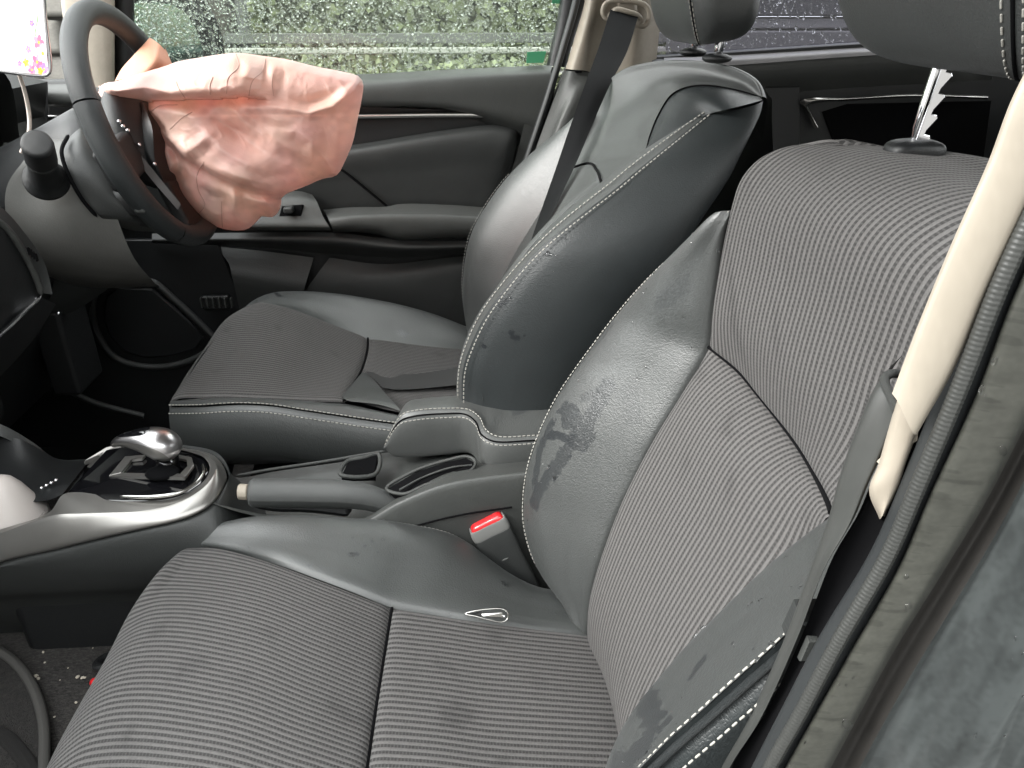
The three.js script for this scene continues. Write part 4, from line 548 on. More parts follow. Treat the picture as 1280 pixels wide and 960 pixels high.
{ // hand brake
  const h = thing('hand_brake', 'leather wrapped hand brake lever with a pale button', 'hand brake');
  part(h, 'grip', rope(L([309, 616, 0.03], [320, 616, 0.03], [352, 616, 0.03], [395, 616.5, 0.03], [430, 618, 0.03], [460, 622, 0.028], [490, 632, 0.026], [515, 645, 0.024]), 0.0165, 60, 20, (t) => 1.05 - 0.25 * sstep(0.45, 1, t)), M.leather);
  part(h, 'button', rope(L([297, 614.5, 0.03], [299, 614.5, 0.03], [306, 615, 0.03], [312, 615, 0.03]), 0.0095, 12, 16), M.beige);
  part(h, 'lever_core', rope(L([314, 624, 0.028], [340, 630, 0.028], [390, 632, 0.028], [440, 638, 0.026]), 0.009, 30, 10), M.plasticDark);
  part(h, 'lever_rod', rope(L([352, 640, 0.03], [360, 632, 0.03], [364, 626, 0.03]), 0.003, 8, 8), M.chromeSoft);
}
{ // buckle
  const b = thing('belt_buckle', 'seat belt buckle with a bright red release button beside the console', 'belt buckle');
  const T = L([584, 655, 0.055], [625, 633, 0.055], [632, 648, 0.075], [589, 669, 0.075]);
  const Dv = Z(662, 712, 0.085).sub(Z(631, 650, 0.075));
  const ring = (s, k, ins) => { const c = T.reduce((a, p) => a.add(p), V(0, 0, 0)).divideScalar(4); const o = []; for (let i = 0; i < 4; i++) { const a = T[i], bb = T[(i + 1) % 4]; for (const t of [0.1, 0.5, 0.9]) o.push(a.clone().lerp(bb, t).sub(c).multiplyScalar(ins).add(c).addScaledVector(Dv, k)); } o.push(o[0].clone()); return o; };
  part(b, 'body', loft([ring(0, 0.18, 0.96), ring(0, 0.2, 1.02), ring(0, 0.7, 1.02), ring(0, 1.2, 1.0), ring(0, 2.2, 0.9)], 48, 20), M.plastic);
  part(b, 'collar', loft([ring(0, 0.02, 0.86), ring(0, -0.015, 0.95), ring(0, 0.03, 1.02), ring(0, 0.18, 1.03), ring(0, 0.2, 0.96)], 48, 14), std([0.16, 0.16, 0.155], 0.3));
  part(b, 'release_button', loft([ring(0, 0.06, 0.9), ring(0, -0.02, 0.88), ring(0, -0.055, 0.72), ring(0, -0.06, 0.4), ring(0, -0.06, 0.02)], 48, 14), M.red);
  part(b, 'moulded_mark', rope(L([627, 701, 0.094], [636, 697, 0.094]), 0.001, 4, 5), M.plasticGrey);
}
// ================================================================ seats
const lerpRow = (a, b, k, d) => a.map((p, i) => p.clone().lerp(b[i], k).add(d || V(0, 0, 0)));
function headrest(parent, c, h, tilt, mat, k0) {
  const n = 64, m = 48, rows = [], sg = (x, e) => Math.sign(x) * Math.pow(Math.abs(x), e);
  for (let j = 0; j <= m; j++) { const b = (j / m - 0.5) * Math.PI * 0.998, r = []; for (let i = 0; i <= n; i++) { const a = i / n * Math.PI * 2;
    const cb = sg(Math.cos(b), 0.42), X = h[0] * cb * sg(Math.cos(a), 0.6), Zz = h[2] * cb * sg(Math.sin(a), 0.45), Yy = h[1] * sg(Math.sin(b), 0.5);
    const nar = 1 - 0.10 * sstep(0, 1, (Yy / h[1] + 1) / 2), p = V(X * (0.92 + 0.12 * Yy / h[1]) - 0.25 * (Zz * Zz) / h[2] * 0.12, Yy, Zz * nar); p.applyAxisAngle(V(0, 0, 1), -tilt).add(c); r.push(p); } rows.push(r); }
  const g = mergeVertices(gridGeo(rows, n, m)); g.computeVertexNormals();
  const hr = part(parent, 'headrest', g, mat);
  const line = (k) => { const o = [], f = k * n, i = Math.floor(f), q = f - i; for (let j = 3; j < m - 2; j++) { const p = rows[j][i].clone().lerp(rows[j][i + 1], q); o.push(p.add(p.clone().sub(c).setY(0).normalize().multiplyScalar(0.0012))); } return o; };
  part(hr, 'stitching', merge([stitchGeo(line(k0 + 0.008), 0.0045, 0.002, 0.0007), stitchGeo(line(k0 - 0.008), 0.0045, 0.002, 0.0007)]), M.thread, STUFF);
  part(hr, 'seam', tube(line(k0), 0.0012, 60, 5), M.black);
  return hr;
}
function post(parent, a, b, r, notch) {
  const g = [rope([a, b], r, 6, 14)];
  const p = part(parent, 'headrest_post', merge(g), M.chrome), d = b.clone().sub(a);
  if (notch) { // the rear half of the bar is cut into four catches
    const s = new THREE.Shape(), y0 = 0.004, st = 0.0136; s.moveTo(0, -0.004); s.lineTo(0.004, -0.004);
    for (let i = 0; i < 5; i++) { const y = y0 + i * st; s.lineTo(0.0040, y - 0.001); s.lineTo(0.0088, y + 0.0072); s.lineTo(0.0078, y + 0.0086); s.lineTo(0.0035, y + 0.0090); }
    s.lineTo(0, y0 + 5 * st); s.closePath();
    part(p, 'catch_bar', new THREE.ExtrudeGeometry(s, { depth: 0.0064, bevelEnabled: true, bevelSize: 0.0007, bevelThickness: 0.0009, bevelSegments: 2 }).translate(0, 0, -0.0032).rotateZ(-Math.atan2(d.x, d.y)).translate(a.x, a.y, a.z), M.chrome);
  }
  return p;
}
{
  const s = thing('passenger_seat', 'nearest seat, grey striped cloth with wet black leather bolsters and one visible headrest post', 'car seat');
  const wr = (far, ...w) => [far, ...W(...w)];
  // ---- cushion
  const c0 = L([238, 684, 0.08]).concat(W([-0.345, 0.20, 0.2], [-0.345, 0.20, 0.35], [-0.335, 0.20, 0.58]));
  const r = [
    W([-0.315, 0.20, 0.09], [-0.335, 0.20, 0.2], [-0.335, 0.20, 0.35], [-0.325, 0.20, 0.58]),
    W([-0.330, 0.28, 0.085], [-0.352, 0.27, 0.2], [-0.352, 0.265, 0.35], [-0.342, 0.265, 0.58]),
    L([232, 690, 0.082], [205, 718, 0.14], [170, 768, 0.195], [140, 825, 0.24], [104, 892, 0.295], [66, 966, 0.36], [10, 1080, 0.47], [-40, 1200, 0.58]),
    wr(Z(262, 685, 0.092), [-0.312, 0.353, 0.15], [-0.318, 0.354, 0.25], [-0.318, 0.352, 0.38], [-0.305, 0.345, 0.58]),
    wr(Z(330, 701, 0.13), [-0.215, 0.365, 0.22], [-0.215, 0.365, 0.35], [-0.21, 0.36, 0.58]),
    wr(Z(410, 730, 0.165), [-0.145, 0.354, 0.25], [-0.145, 0.351, 0.37], [-0.145, 0.35, 0.58]),
    wr(Z(490, 761, 0.185), [-0.086, 0.333, 0.26], [-0.09, 0.332, 0.36], [-0.095, 0.335, 0.58])];
  part(s, 'cushion_front_panel', loft(r, 60, 90, { puff: 0.006, w: 0.016, open: 'rb', face: V(-0.2, 1, 0), damp: 1 }), M.cloth);
  const r2 = [r[6], wr(Z(545, 770, 0.19), [-0.035, 0.326, 0.27], [-0.035, 0.325, 0.36], [-0.035, 0.33, 0.58]), wr(Z(600, 778, 0.195), [0.012, 0.317, 0.27], [0.014, 0.316, 0.36], [0.014, 0.32, 0.58]), wr(Z(738, 797, 0.20), [0.134, 0.296, 0.27], [0.136, 0.297, 0.36], [0.136, 0.30, 0.58]), wr(Z(752, 802, 0.205), [0.19, 0.27, 0.27], [0.19, 0.27, 0.36], [0.19, 0.27, 0.58])];
  part(s, 'cushion_rear_panel', loft(r2, 60, 70, { puff: 0.006, w: 0.016, open: 'rt', face: V(0, 1, 0), damp: 1 }), M.cloth);
  part(s, 'seam', tube(spl(r[6], 30).map((p) => p.clone().add(V(0, 0.0012, 0))), 0.0016, 60, 6), M.black);
  const E = L([241, 682, 0.078], [262, 667, 0.07], [290, 657, 0.065], [320, 650, 0.062], [355, 648, 0.06], [400, 648, 0.06], [440, 650, 0.06], [480, 652, 0.061], [520, 658, 0.065], [560, 667, 0.07], [585, 680, 0.075], [610, 700, 0.085], [640, 722, 0.10], [670, 737, 0.11], [703, 746, 0.12], [726, 775, 0.15]);
  const S = L([240, 684, 0.081], [268, 686, 0.095], [300, 693, 0.11], [350, 707, 0.145], [400, 725, 0.165], [450, 744, 0.178], [490, 760, 0.185], [545, 770, 0.19], [600, 778, 0.195], [660, 788, 0.198], [740, 797, 0.2]);
  const Sr = spl(S, 40), Er = spl(E, 40);
  const bol = loft([Er, lerpRow(Er, Sr, 0.3, V(0, 0.006, 0)), lerpRow(Er, Sr, 0.65, V(0, 0.002, 0)), Sr], 90, 40, { raw: 1, puff: 0.007, w: 0.022, face: V(0, 1, 0) });
  part(s, 'cushion_bolster', bol, wetLeather(bol, M.leather, [{ p: [[440, 695], [447, 694]], r: 3 }, { p: [[457, 684]], r: 2.5 }, { p: [[466, 678]], r: 2 }, { p: [[478, 673]], r: 2.2 }, { p: [[442, 673]], r: 1.6 }, { p: [[385, 706]], r: 2 }, { p: [[628, 729]], r: 4 }, { p: [[679, 755]], r: 1.8 }, { p: [[470, 690]], r: 1.5 }]));
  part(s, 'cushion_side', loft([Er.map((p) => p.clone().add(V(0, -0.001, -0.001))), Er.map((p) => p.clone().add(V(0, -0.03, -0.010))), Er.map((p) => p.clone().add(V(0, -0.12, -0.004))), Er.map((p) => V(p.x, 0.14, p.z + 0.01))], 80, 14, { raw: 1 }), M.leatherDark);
  part(s, 'stitching', stitchGeo(Er.map((p) => p.clone().add(V(0, 0.0025, 0.0018))), 0.0034, 0.0014, 0.0007), M.thread, STUFF);
  part(s, 'frame', box(0.42, 0.12, 0.42, -0.08, 0.13, 0.34, 0.03), M.plasticDark);
  // ---- backrest
  const seamU = L([887, 435, 0.19], [905, 449, 0.21], [925, 466, 0.235], [950, 496, 0.275], [975, 527, 0.315], [1000, 561, 0.355], [1020, 595, 0.40], [1036, 628, 0.44], [1041, 643, 0.458]);
  const b = [wr(Z(736, 799, 0.20), [0.15, 0.27, 0.27], [0.15, 0.27, 0.34], [0.14, 0.27, 0.46]), wr(Z(738, 780, 0.198), [0.137, 0.31, 0.27], [0.138, 0.31, 0.34], [0.132, 0.31, 0.46]), wr(Z(742, 740, 0.195), [0.136, 0.355, 0.27], [0.137, 0.355, 0.35], [0.130, 0.36, 0.46]), wr(Z(770, 650, 0.19), [0.156, 0.44, 0.27], [0.157, 0.44, 0.36], [0.15, 0.44, 0.46]),
    wr(Z(820, 550, 0.19), [0.187, 0.53, 0.27], [0.189, 0.53, 0.35], [0.185, 0.53, 0.46]), wr(Z(858, 487, 0.19), [0.209, 0.587, 0.27], [0.211, 0.59, 0.35], [0.212, 0.595, 0.46]), seamU];
  part(s, 'backrest_lower_panel', loft(b, 60, 90, { puff: 0.009, w: 0.035, open: 'br', face: V(-1, 0, 0), damp: 1 }), M.cloth);
  const u = [seamU.concat(L([1066, 705, 0.50])), wr(Z(892, 390, 0.19), [0.226, 0.67, 0.27], [0.229, 0.675, 0.35], [0.228, 0.68, 0.44], [0.222, 0.68, 0.52]), wr(Z(900, 330, 0.19), [0.230, 0.72, 0.27], [0.233, 0.725, 0.35], [0.232, 0.725, 0.44], [0.224, 0.72, 0.52]), wr(Z(914, 262, 0.192), [0.236, 0.77, 0.26], [0.240, 0.775, 0.35], [0.24, 0.775, 0.44], [0.231, 0.765, 0.52]),
    wr(Z(928, 222, 0.198), [0.252, 0.791, 0.26], [0.255, 0.793, 0.35], [0.255, 0.791, 0.44], [0.246, 0.780, 0.52]), wr(Z(955, 195, 0.205), [0.280, 0.803, 0.26], [0.282, 0.803, 0.35], [0.282, 0.800, 0.44], [0.274, 0.790, 0.52]), wr(Z(1003, 180, 0.218), [0.325, 0.803, 0.26], [0.33, 0.801, 0.35], [0.33, 0.797, 0.44], [0.32, 0.786, 0.52]), wr(Z(1056, 178, 0.235), [0.362, 0.800, 0.28], [0.365, 0.803, 0.35], [0.365, 0.800, 0.44], [0.35, 0.788, 0.52]), W([0.385, 0.70, 0.2], [0.40, 0.70, 0.28], [0.40, 0.70, 0.35], [0.40, 0.70, 0.44], [0.385, 0.70, 0.52])];
  part(s, 'backrest_upper_panel', loft(u, 70, 110, { puff: 0.003, w: 0.012, open: 'tr', face: V(-1, 0.3, 0), damp: 1 }), M.cloth);
  part(s, 'seam', tube(seamU.map((p) => p.clone().add(V(-0.001, 0.001, 0))), 0.0018, 60, 6), M.black);
  const BE = L([914, 264, 0.19], [880, 290, 0.17], [850, 313, 0.15], [820, 340, 0.13], [790, 372, 0.11], [765, 402, 0.095], [740, 435, 0.085], [718, 465, 0.08], [700, 492, 0.078], [685, 520, 0.078], [672, 550, 0.078], [661, 585, 0.08], [656, 620, 0.083], [656, 650, 0.09], [662, 680, 0.10], [672, 705, 0.112], [690, 730, 0.13], [706, 746, 0.145], [722, 768, 0.165], [735, 793, 0.19]);
  const BS = L([914, 263, 0.191], [905, 300, 0.19], [897, 350, 0.19], [890, 400, 0.19], [886, 437, 0.19], [870, 465, 0.19], [850, 500, 0.19], [820, 550, 0.19], [795, 600, 0.19], [770, 650, 0.19], [752, 700, 0.193], [742, 740, 0.195], [737, 796, 0.2]);
  const BEr = spl(BE, 40), BSr = spl(BS, 40);
  const bb = loft([BEr, lerpRow(BEr, BSr, 0.35, V(-0.008, 0, 0)), lerpRow(BEr, BSr, 0.7, V(-0.003, 0, 0)), BSr], 110, 50, { raw: 1, puff: 0.006, w: 0.025, face: V(-1, 0, 0.4) });
  const wetB = wetLeather(bb, M.leather, [
    { p: [[757, 480], [748, 505], [735, 530], [722, 545], [705, 570], [680, 605], [668, 625]], r: 11 }, { p: [[740, 545], [728, 560]], r: 8 }, { p: [[690, 530], [675, 560], [668, 600]], r: 7 }, { p: [[690, 545], [712, 548]], r: 6 }, { p: [[708, 512], [716, 525]], r: 14 }, { p: [[735, 495], [762, 485]], r: 11, k: 0.7 }, { p: [[725, 525], [718, 538]], r: 7 }, { p: [[714, 555]], r: 5 }, { p: [[712, 573]], r: 2.5 }, { p: [[785, 490], [795, 520]], r: 16, k: 0.35 }, { p: [[835, 370], [855, 360]], r: 18, k: 0.4 }, { p: [[700, 480], [730, 445], [760, 410]], r: 7, k: 0.55 }, { p: [[693, 597]], r: 2.5 }, { p: [[686, 583]], r: 2 },
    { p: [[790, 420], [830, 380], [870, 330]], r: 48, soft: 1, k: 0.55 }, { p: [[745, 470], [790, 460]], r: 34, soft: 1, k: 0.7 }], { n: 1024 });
  part(s, 'backrest_bolster', bb, wetB);
  part(s, 'stitching', stitchGeo(BEr.map((p) => p.clone().add(V(-0.0022, 0.0008, 0.002))), 0.0034, 0.0014, 0.0007), M.thread, STUFF);
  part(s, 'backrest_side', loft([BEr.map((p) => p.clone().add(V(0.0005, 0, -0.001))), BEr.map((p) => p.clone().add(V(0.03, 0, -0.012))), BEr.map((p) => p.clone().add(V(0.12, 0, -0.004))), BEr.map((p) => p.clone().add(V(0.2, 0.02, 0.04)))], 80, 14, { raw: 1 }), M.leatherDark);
  // near bolster
  const NC = L([1100, 575, 0.475], [1070, 610, 0.46], [1040, 644, 0.457], [1010, 666, 0.463], [980, 690, 0.468], [950, 716, 0.472], [920, 745, 0.475], [890, 775, 0.475], [860, 805, 0.475], [830, 840, 0.473], [800, 877, 0.468], [782, 905, 0.464], [768, 935, 0.46], [755, 980, 0.455], [745, 1050, 0.45]);
  const NT = L([1110, 672, 0.54], [1060, 722, 0.545], [1010, 768, 0.55], [985, 790, 0.552], [960, 813, 0.554], [930, 839, 0.555], [900, 866, 0.555], [870, 893, 0.555], [840, 919, 0.555], [815, 943, 0.553], [795, 962, 0.55], [775, 990, 0.55], [755, 1050, 0.545]);
  const NCr = spl(NC, 40), NTr = spl(NT, 40), NK = NCr.map((p) => V(p.x + 0.05, p.y - 0.012, p.z - 0.022));
  const nb = loft([NK, lerpRow(NCr, NK, 0.25, V(0.0, 0, 0)), NCr, lerpRow(NCr, NTr, 0.3, V(-0.008, 0.003, 0.014)), lerpRow(NCr, NTr, 0.65, V(-0.009, 0.003, 0.017)), lerpRow(NCr, NTr, 0.9, V(-0.004, 0.001, 0.008)), NTr], 110, 50, { raw: 1 });
  part(s, 'backrest_bolster', nb, wetLeather(nb, M.leather, [{ p: [[785, 940], [815, 900], [845, 862]], r: 46 }, { p: [[820, 898], [850, 860]], r: 26 }, { p: [[768, 960], [800, 935]], r: 34 }, { p: [[865, 842], [880, 825]], r: 9 }, { p: [[855, 850], [872, 835]], r: 7 }, { p: [[838, 898], [826, 912]], r: 9 }, { p: [[808, 955]], r: 12, k: 0.7 }, { p: [[975, 745]], r: 1.5 }, { p: [[918, 804]], r: 1.2 }], { n: 768 }));
  const T2 = NTr.map((p) => p.clone().add(V(0.010, -0.010, 0.005)));
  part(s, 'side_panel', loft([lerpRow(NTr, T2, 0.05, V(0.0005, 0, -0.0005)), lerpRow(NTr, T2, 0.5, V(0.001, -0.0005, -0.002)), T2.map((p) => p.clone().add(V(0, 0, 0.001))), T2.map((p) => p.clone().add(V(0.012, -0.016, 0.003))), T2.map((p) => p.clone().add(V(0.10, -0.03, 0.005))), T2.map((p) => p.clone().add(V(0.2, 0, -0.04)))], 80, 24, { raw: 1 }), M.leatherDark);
  part(s, 'side_welt', tube(lerpRow(NTr, T2, 0.42, V(0, 0, -0.001)), 0.0022, 90, 8), M.leatherDark);
  part(s, 'stitching', merge([stitchGeo(lerpRow(NTr, NCr, 0.05, V(-0.001, 0.0012, 0.003)), 0.0036, 0.0014, 0.00058), stitchGeo(T2.map((p) => p.clone().add(V(-0.002, 0.001, 0.003))), 0.0036, 0.0014, 0.00058)]), M.thread, STUFF);
  part(s, 'back_shell', loft([W([0.385, 0.78, 0.2], [0.395, 0.79, 0.34], [0.385, 0.78, 0.52]), W([0.40, 0.66, 0.12], [0.415, 0.66, 0.34], [0.40, 0.66, 0.56]), W([0.36, 0.45, 0.10], [0.38, 0.45, 0.34], [0.36, 0.45, 0.58]), W([0.30, 0.22, 0.12], [0.30, 0.22, 0.34], [0.30, 0.22, 0.56])], 24, 24), M.plasticDark);
  // ---- headrest
  const hp = part(s, 'post_base', loft([0, 1].map(() => []).concat([]).length ? [0.034, 0.036, 0.033, 0.018, 0.001].map((q, i) => { const o = []; for (let k = 0; k <= 32; k++) { const a = k / 32 * Math.PI * 2; o.push(V(0.322 + Math.sign(Math.cos(a)) * Math.pow(Math.abs(Math.cos(a)), 0.6) * q * 0.56, 0.803 + [0, 0.004, 0.009, 0.012, 0.0125][i], 0.268 + Math.sign(Math.sin(a)) * Math.pow(Math.abs(Math.sin(a)), 0.6) * q * 0.36)); } return o; }) : [], 40, 12, { raw: 1 }), M.plasticDark);
  post(s, V(0.319, 0.806, 0.268), V(0.331, 0.905, 0.268), 0.0040, true);
  post(s, V(0.322, 0.806, 0.42), V(0.340, 0.90, 0.42), 0.0055, true);
  headrest(s, V(0.324, 0.974, 0.333), [0.080, 0.108, 0.156], -0.16, M.leather, 0.464);
}
{ // ---------------------------------------------------------------- driver's seat
  const s = thing('driver_seat', 'driver seat beyond the console, black leather backrest and striped cushion with damp spots', 'car seat');
  const F = L([318, 379, -0.50], [338, 382, -0.50], [360, 386, -0.50], [400, 400, -0.50], [440, 418, -0.49], [470, 427, -0.48], [520, 432, -0.48], [585, 438, -0.48]);
  const r = [
    W([-0.375, 0.27, -0.50], [-0.42, 0.27, -0.38], [-0.42, 0.27, -0.22]),
    L([306, 392, -0.495], [284, 405, -0.45], [262, 434, -0.38], [240, 468, -0.30], [222, 496, -0.225], [216, 503, -0.20]),
    L([320, 380, -0.50], [318, 396, -0.44], [306, 428, -0.36], [290, 462, -0.28], [268, 488, -0.22], [262, 498, -0.195]),
    L([358, 386, -0.50], [354, 408, -0.43], [345, 436, -0.35], [335, 468, -0.27], [328, 492, -0.21], [326, 500, -0.19]),
    L([408, 404, -0.50], [403, 424, -0.43], [396, 450, -0.35], [386, 478, -0.27], [380, 496, -0.21], [378, 502, -0.19]),
    L([460, 424, -0.485], [459, 440, -0.43], [452, 464, -0.35], [440, 486, -0.26], [433, 498, -0.21], [430, 503, -0.19])];
  const clothFar = M.cloth;
  part(s, 'cushion_front_panel', loft(r, 50, 60, { puff: 0.006, w: 0.02, open: 'b', face: V(-0.2, 1, 0), damp: 1 }), clothFar);
  const r2 = [r[5], L([520, 432, -0.48], [520, 446, -0.43], [518, 466, -0.36], [514, 488, -0.28], [512, 510, -0.20], [510, 522, -0.15]), L([590, 438, -0.48], [590, 452, -0.43], [590, 470, -0.36], [590, 490, -0.28], [590, 512, -0.20], [590, 526, -0.15])];
  part(s, 'cushion_rear_panel', loft(r2, 40, 40, { puff: 0.006, w: 0.02, open: 'tr', face: V(0, 1, 0), damp: 1 }), clothFar);
  part(s, 'seam', tube(spl(r[5], 20).map((p) => p.clone().add(V(0, 0.002, 0))), 0.002, 40, 6), M.black);
  const Fo = L([300, 390, -0.53], [316, 376, -0.56], [340, 366, -0.58], [380, 364, -0.585], [420, 367, -0.585], [460, 373, -0.58], [500, 381, -0.575], [540, 392, -0.57], [590, 411, -0.55]);
  const Fr = spl(F, 30), For = spl(Fo, 30);
  const fb = loft([For.map((p) => p.clone().add(V(0, -0.10, -0.02))), For.map((p) => p.clone().add(V(0, -0.012, -0.014))), For, lerpRow(For, Fr, 0.35, V(0, 0.004, 0)), lerpRow(For, Fr, 0.75, V(0, 0.0, 0)), Fr], 70, 40, { raw: 1 });
  part(s, 'cushion_bolster', fb, wetLeather(fb, M.leather, [{ p: [[346, 370], [349, 371]], r: 2.2 }, { p: [[361, 372]], r: 2 }, { p: [[458, 379]], r: 2 }, { p: [[501, 414], [504, 419]], r: 6, k: 0.8 }, { p: [[511, 401]], r: 1.8 }, { p: [[528, 394], [534, 396]], r: 2 }, { p: [[557, 426]], r: 1.6 }, { p: [[572, 432]], r: 2.4 }]));
  const T1 = L([212, 507, -0.185], [250, 506.5, -0.165], [300, 504, -0.155], [340, 506, -0.15], [380, 512, -0.147], [420, 518, -0.145], [460, 524, -0.14], [500, 529, -0.135], [560, 533, -0.13]);
  const T0 = L([216, 503, -0.205], [262, 498, -0.195], [326, 499, -0.19], [378, 501, -0.187], [410, 504, -0.183], [432, 505, -0.18], [466, 512, -0.17], [505, 520, -0.16], [560, 526, -0.15]);
  const T1r = spl(T1, 40), T0r = spl(T0, 40), T2 = T1r.map((p) => p.clone().add(V(-0.001, -0.009, 0.004)));
  part(s, 'cushion_bolster', loft([T0r, lerpRow(T0r, T1r, 0.45, V(0, 0.005, 0.002)), T1r], 60, 12, { raw: 1 }), M.leather);
  part(s, 'cushion_side', loft([lerpRow(T1r, T2, 0.4, V(0.001, 0, -0.003)), T2, T2.map((p) => p.clone().add(V(0, -0.03, 0.008))), T2.map((p) => p.clone().add(V(0.01, -0.075, 0.0))), T2.map((p) => p.clone().add(V(0.04, -0.12, -0.05)))], 70, 20, { raw: 1 }), M.leather);
  part(s, 'cushion_front', loft([W([-0.41, 0.385, -0.20], [-0.415, 0.40, -0.3], [-0.385, 0.42, -0.5]), W([-0.40, 0.30, -0.18], [-0.42, 0.30, -0.3], [-0.385, 0.30, -0.5]), W([-0.36, 0.25, -0.2], [-0.37, 0.25, -0.3], [-0.35, 0.25, -0.5])], 20, 12), M.leatherDark);
  part(s, 'stitching', merge([stitchGeo(T1r.map((p) => p.clone().add(V(-0.001, 0.002, 0.002))), 0.0042, 0.0018, 0.0009), stitchGeo(T2.map((p) => p.clone().add(V(-0.001, 0, 0.003))), 0.0042, 0.0018, 0.0009)]), M.thread, STUFF);
  part(s, 'gusset', loft([L([455, 469, -0.33], [441, 486, -0.255], [430, 503, -0.185], [440, 507, -0.178]), L([464, 476, -0.31], [463, 490, -0.235], [470, 506, -0.18], [474, 511, -0.17]), L([469, 480, -0.30], [480, 494, -0.225], [498, 514, -0.165], [502, 519, -0.158])].map((q) => q.map((p) => p.add(V(0, 0.009, 0.004)))), 20, 12), M.leather);
  part(s, 'frame', box(0.36, 0.16, 0.34, -0.17, 0.16, -0.35, 0.03), M.plasticDark);
  // ---- backrest
  const top = L([762, 99, -0.50], [775, 89, -0.48], [792, 82, -0.455], [830, 76, -0.40], [880, 77, -0.30], [920, 86, -0.25], [945, 102, -0.212], [953, 121, -0.20]);
  const lat = (ze, ...p) => p.map((q) => Z(q[0], q[1], -0.5 + (ze + 0.5) * (q[0] - p[0][0]) / (p[7][0] - p[0][0])));
  const D = L([704, 215, -0.48], [735, 205, -0.42], [748, 213, -0.30], [754, 228, -0.19]);
  const I = [lat(-0.20, [762, 99], [775, 89], [792, 82], [830, 76], [880, 77], [920, 86], [945, 102], [953, 121]), lat(-0.20, [757, 108], [775, 97], [800, 90], [835, 85], [880, 89], [915, 98], [935, 107], [952, 122]), lat(-0.215, [750, 122], [768, 114], [795, 104], [825, 99], [862, 98], [892, 102], [912, 106], [930, 114.5]), lat(-0.24, [742, 145], [760, 140], [785, 128], [810, 116], [835, 108], [852, 106], [868, 106], [885, 107.5]), lat(-0.25, [733, 165], [750, 160], [775, 150], [795, 140], [812, 132], [824, 127], [832, 123], [840, 119]), lat(-0.24, [724, 182], [740, 180], [760, 178], [780, 175], [795, 170], [803, 164], [810, 158], [817, 156]), lat(-0.205, [714, 198], [730, 195], [750, 194], [768, 194], [784, 193], [795, 191], [803, 189], [810, 187])];
  part(s, 'backrest_insert', loft([top.map((p) => p.clone().add(V(0.02, -0.06, -0.03))), top.map((p) => p.clone().add(V(0.012, -0.006, -0.012))), ...I, spl(D, 7)], 70, 80, { raw: 1 }), M.leather);
  const yk = L([809, 186, -0.205], [813, 170, -0.225], [824, 143, -0.245], [840, 119, -0.25], [860, 109.5, -0.25], [885, 107.5, -0.24], [920, 113, -0.22], [951, 122, -0.20]);
  const ykl = L([812, 187, -0.18], [824, 178, -0.178], [840, 167, -0.175], [860, 156, -0.174], [885, 143, -0.171], [905, 137.5, -0.150], [930, 131.5, -0.155], [953, 125, -0.188]);
  part(s, 'backrest_lower_insert', loft([D, L([680, 262, -0.47], [690, 262, -0.40], [700, 266, -0.30], [708, 263, -0.18]), L([640, 330, -0.46], [645, 332, -0.38], [650, 332, -0.28], [656, 318, -0.16]), L([600, 420, -0.46], [598, 420, -0.38], [592, 420, -0.28], [583, 425, -0.15])], 40, 40, { puff: 0.006, w: 0.02, face: V(-1, 0.3, 0.2) }), M.leather);
  part(s, 'seam', tube(spl(D, 20).map((p) => p.clone().add(V(-0.003, 0.001, 0.001))), 0.002, 40, 6), M.black);
  const ykr = spl(yk, 30), yklr = spl(ykl, 30);
  part(s, 'yoke', loft([ykr, lerpRow(ykr, yklr, 0.5, V(-0.004, 0.002, 0.005)), yklr], 50, 16, { raw: 1 }), M.leatherDark);
  part(s, 'seam', tube(ykr.map((p) => p.clone().add(V(-0.0006, 0.0006, 0.0006))), 0.0012, 60, 6), M.black);
  const NE = L([885, 142, -0.175], [860, 162, -0.165], [830, 186, -0.148], [800, 210, -0.135], [770, 235, -0.123], [740, 258, -0.113], [710, 281, -0.105], [680, 306, -0.10], [655, 331, -0.10], [630, 361, -0.10], [606, 395, -0.10], [589, 430, -0.10], [579, 460, -0.10], [577, 498, -0.10], [582, 545, -0.10]);
  const NL = L([880, 143, -0.19], [850, 158, -0.19], [812, 183, -0.19], [780, 205, -0.185], [750, 229, -0.18], [711, 261, -0.17], [685, 285, -0.16], [660, 315, -0.155], [632, 348, -0.15], [603, 385, -0.15], [583, 425, -0.15], [574, 460, -0.15], [572, 500, -0.15], [576, 545, -0.15]);
  const NR = L([954, 124, -0.20], [951, 140, -0.18], [940, 165, -0.15], [925, 195, -0.13], [910, 225, -0.118], [890, 255, -0.108], [870, 285, -0.10], [855, 310, -0.095], [830, 350, -0.09], [800, 400, -0.09], [770, 450, -0.09], [750, 500, -0.09], [740, 560, -0.09]);
  const NEr = spl(NE, 50), NLr = spl(NL, 50), NRr = spl(NR, 50);
  part(s, 'backrest_bolster', loft([NLr.map((p) => p.clone().add(V(0.02, -0.01, -0.03))), NLr, lerpRow(NLr, NEr, 0.5, V(-0.003, 0.002, 0.002)), NEr], 80, 16, { raw: 1 }), M.leather);
  const sp = loft([NEr, lerpRow(NEr, NRr, 0.15, V(0, 0, 0.012)), lerpRow(NEr, NRr, 0.45, V(0, 0, 0.022)), lerpRow(NEr, NRr, 0.75, V(0, 0, 0.021)), lerpRow(NEr, NRr, 0.93, V(0, 0, 0.011)), NRr, NRr.map((p) => p.clone().add(V(0.015, -0.004, -0.05)))], 100, 60, { raw: 1 });
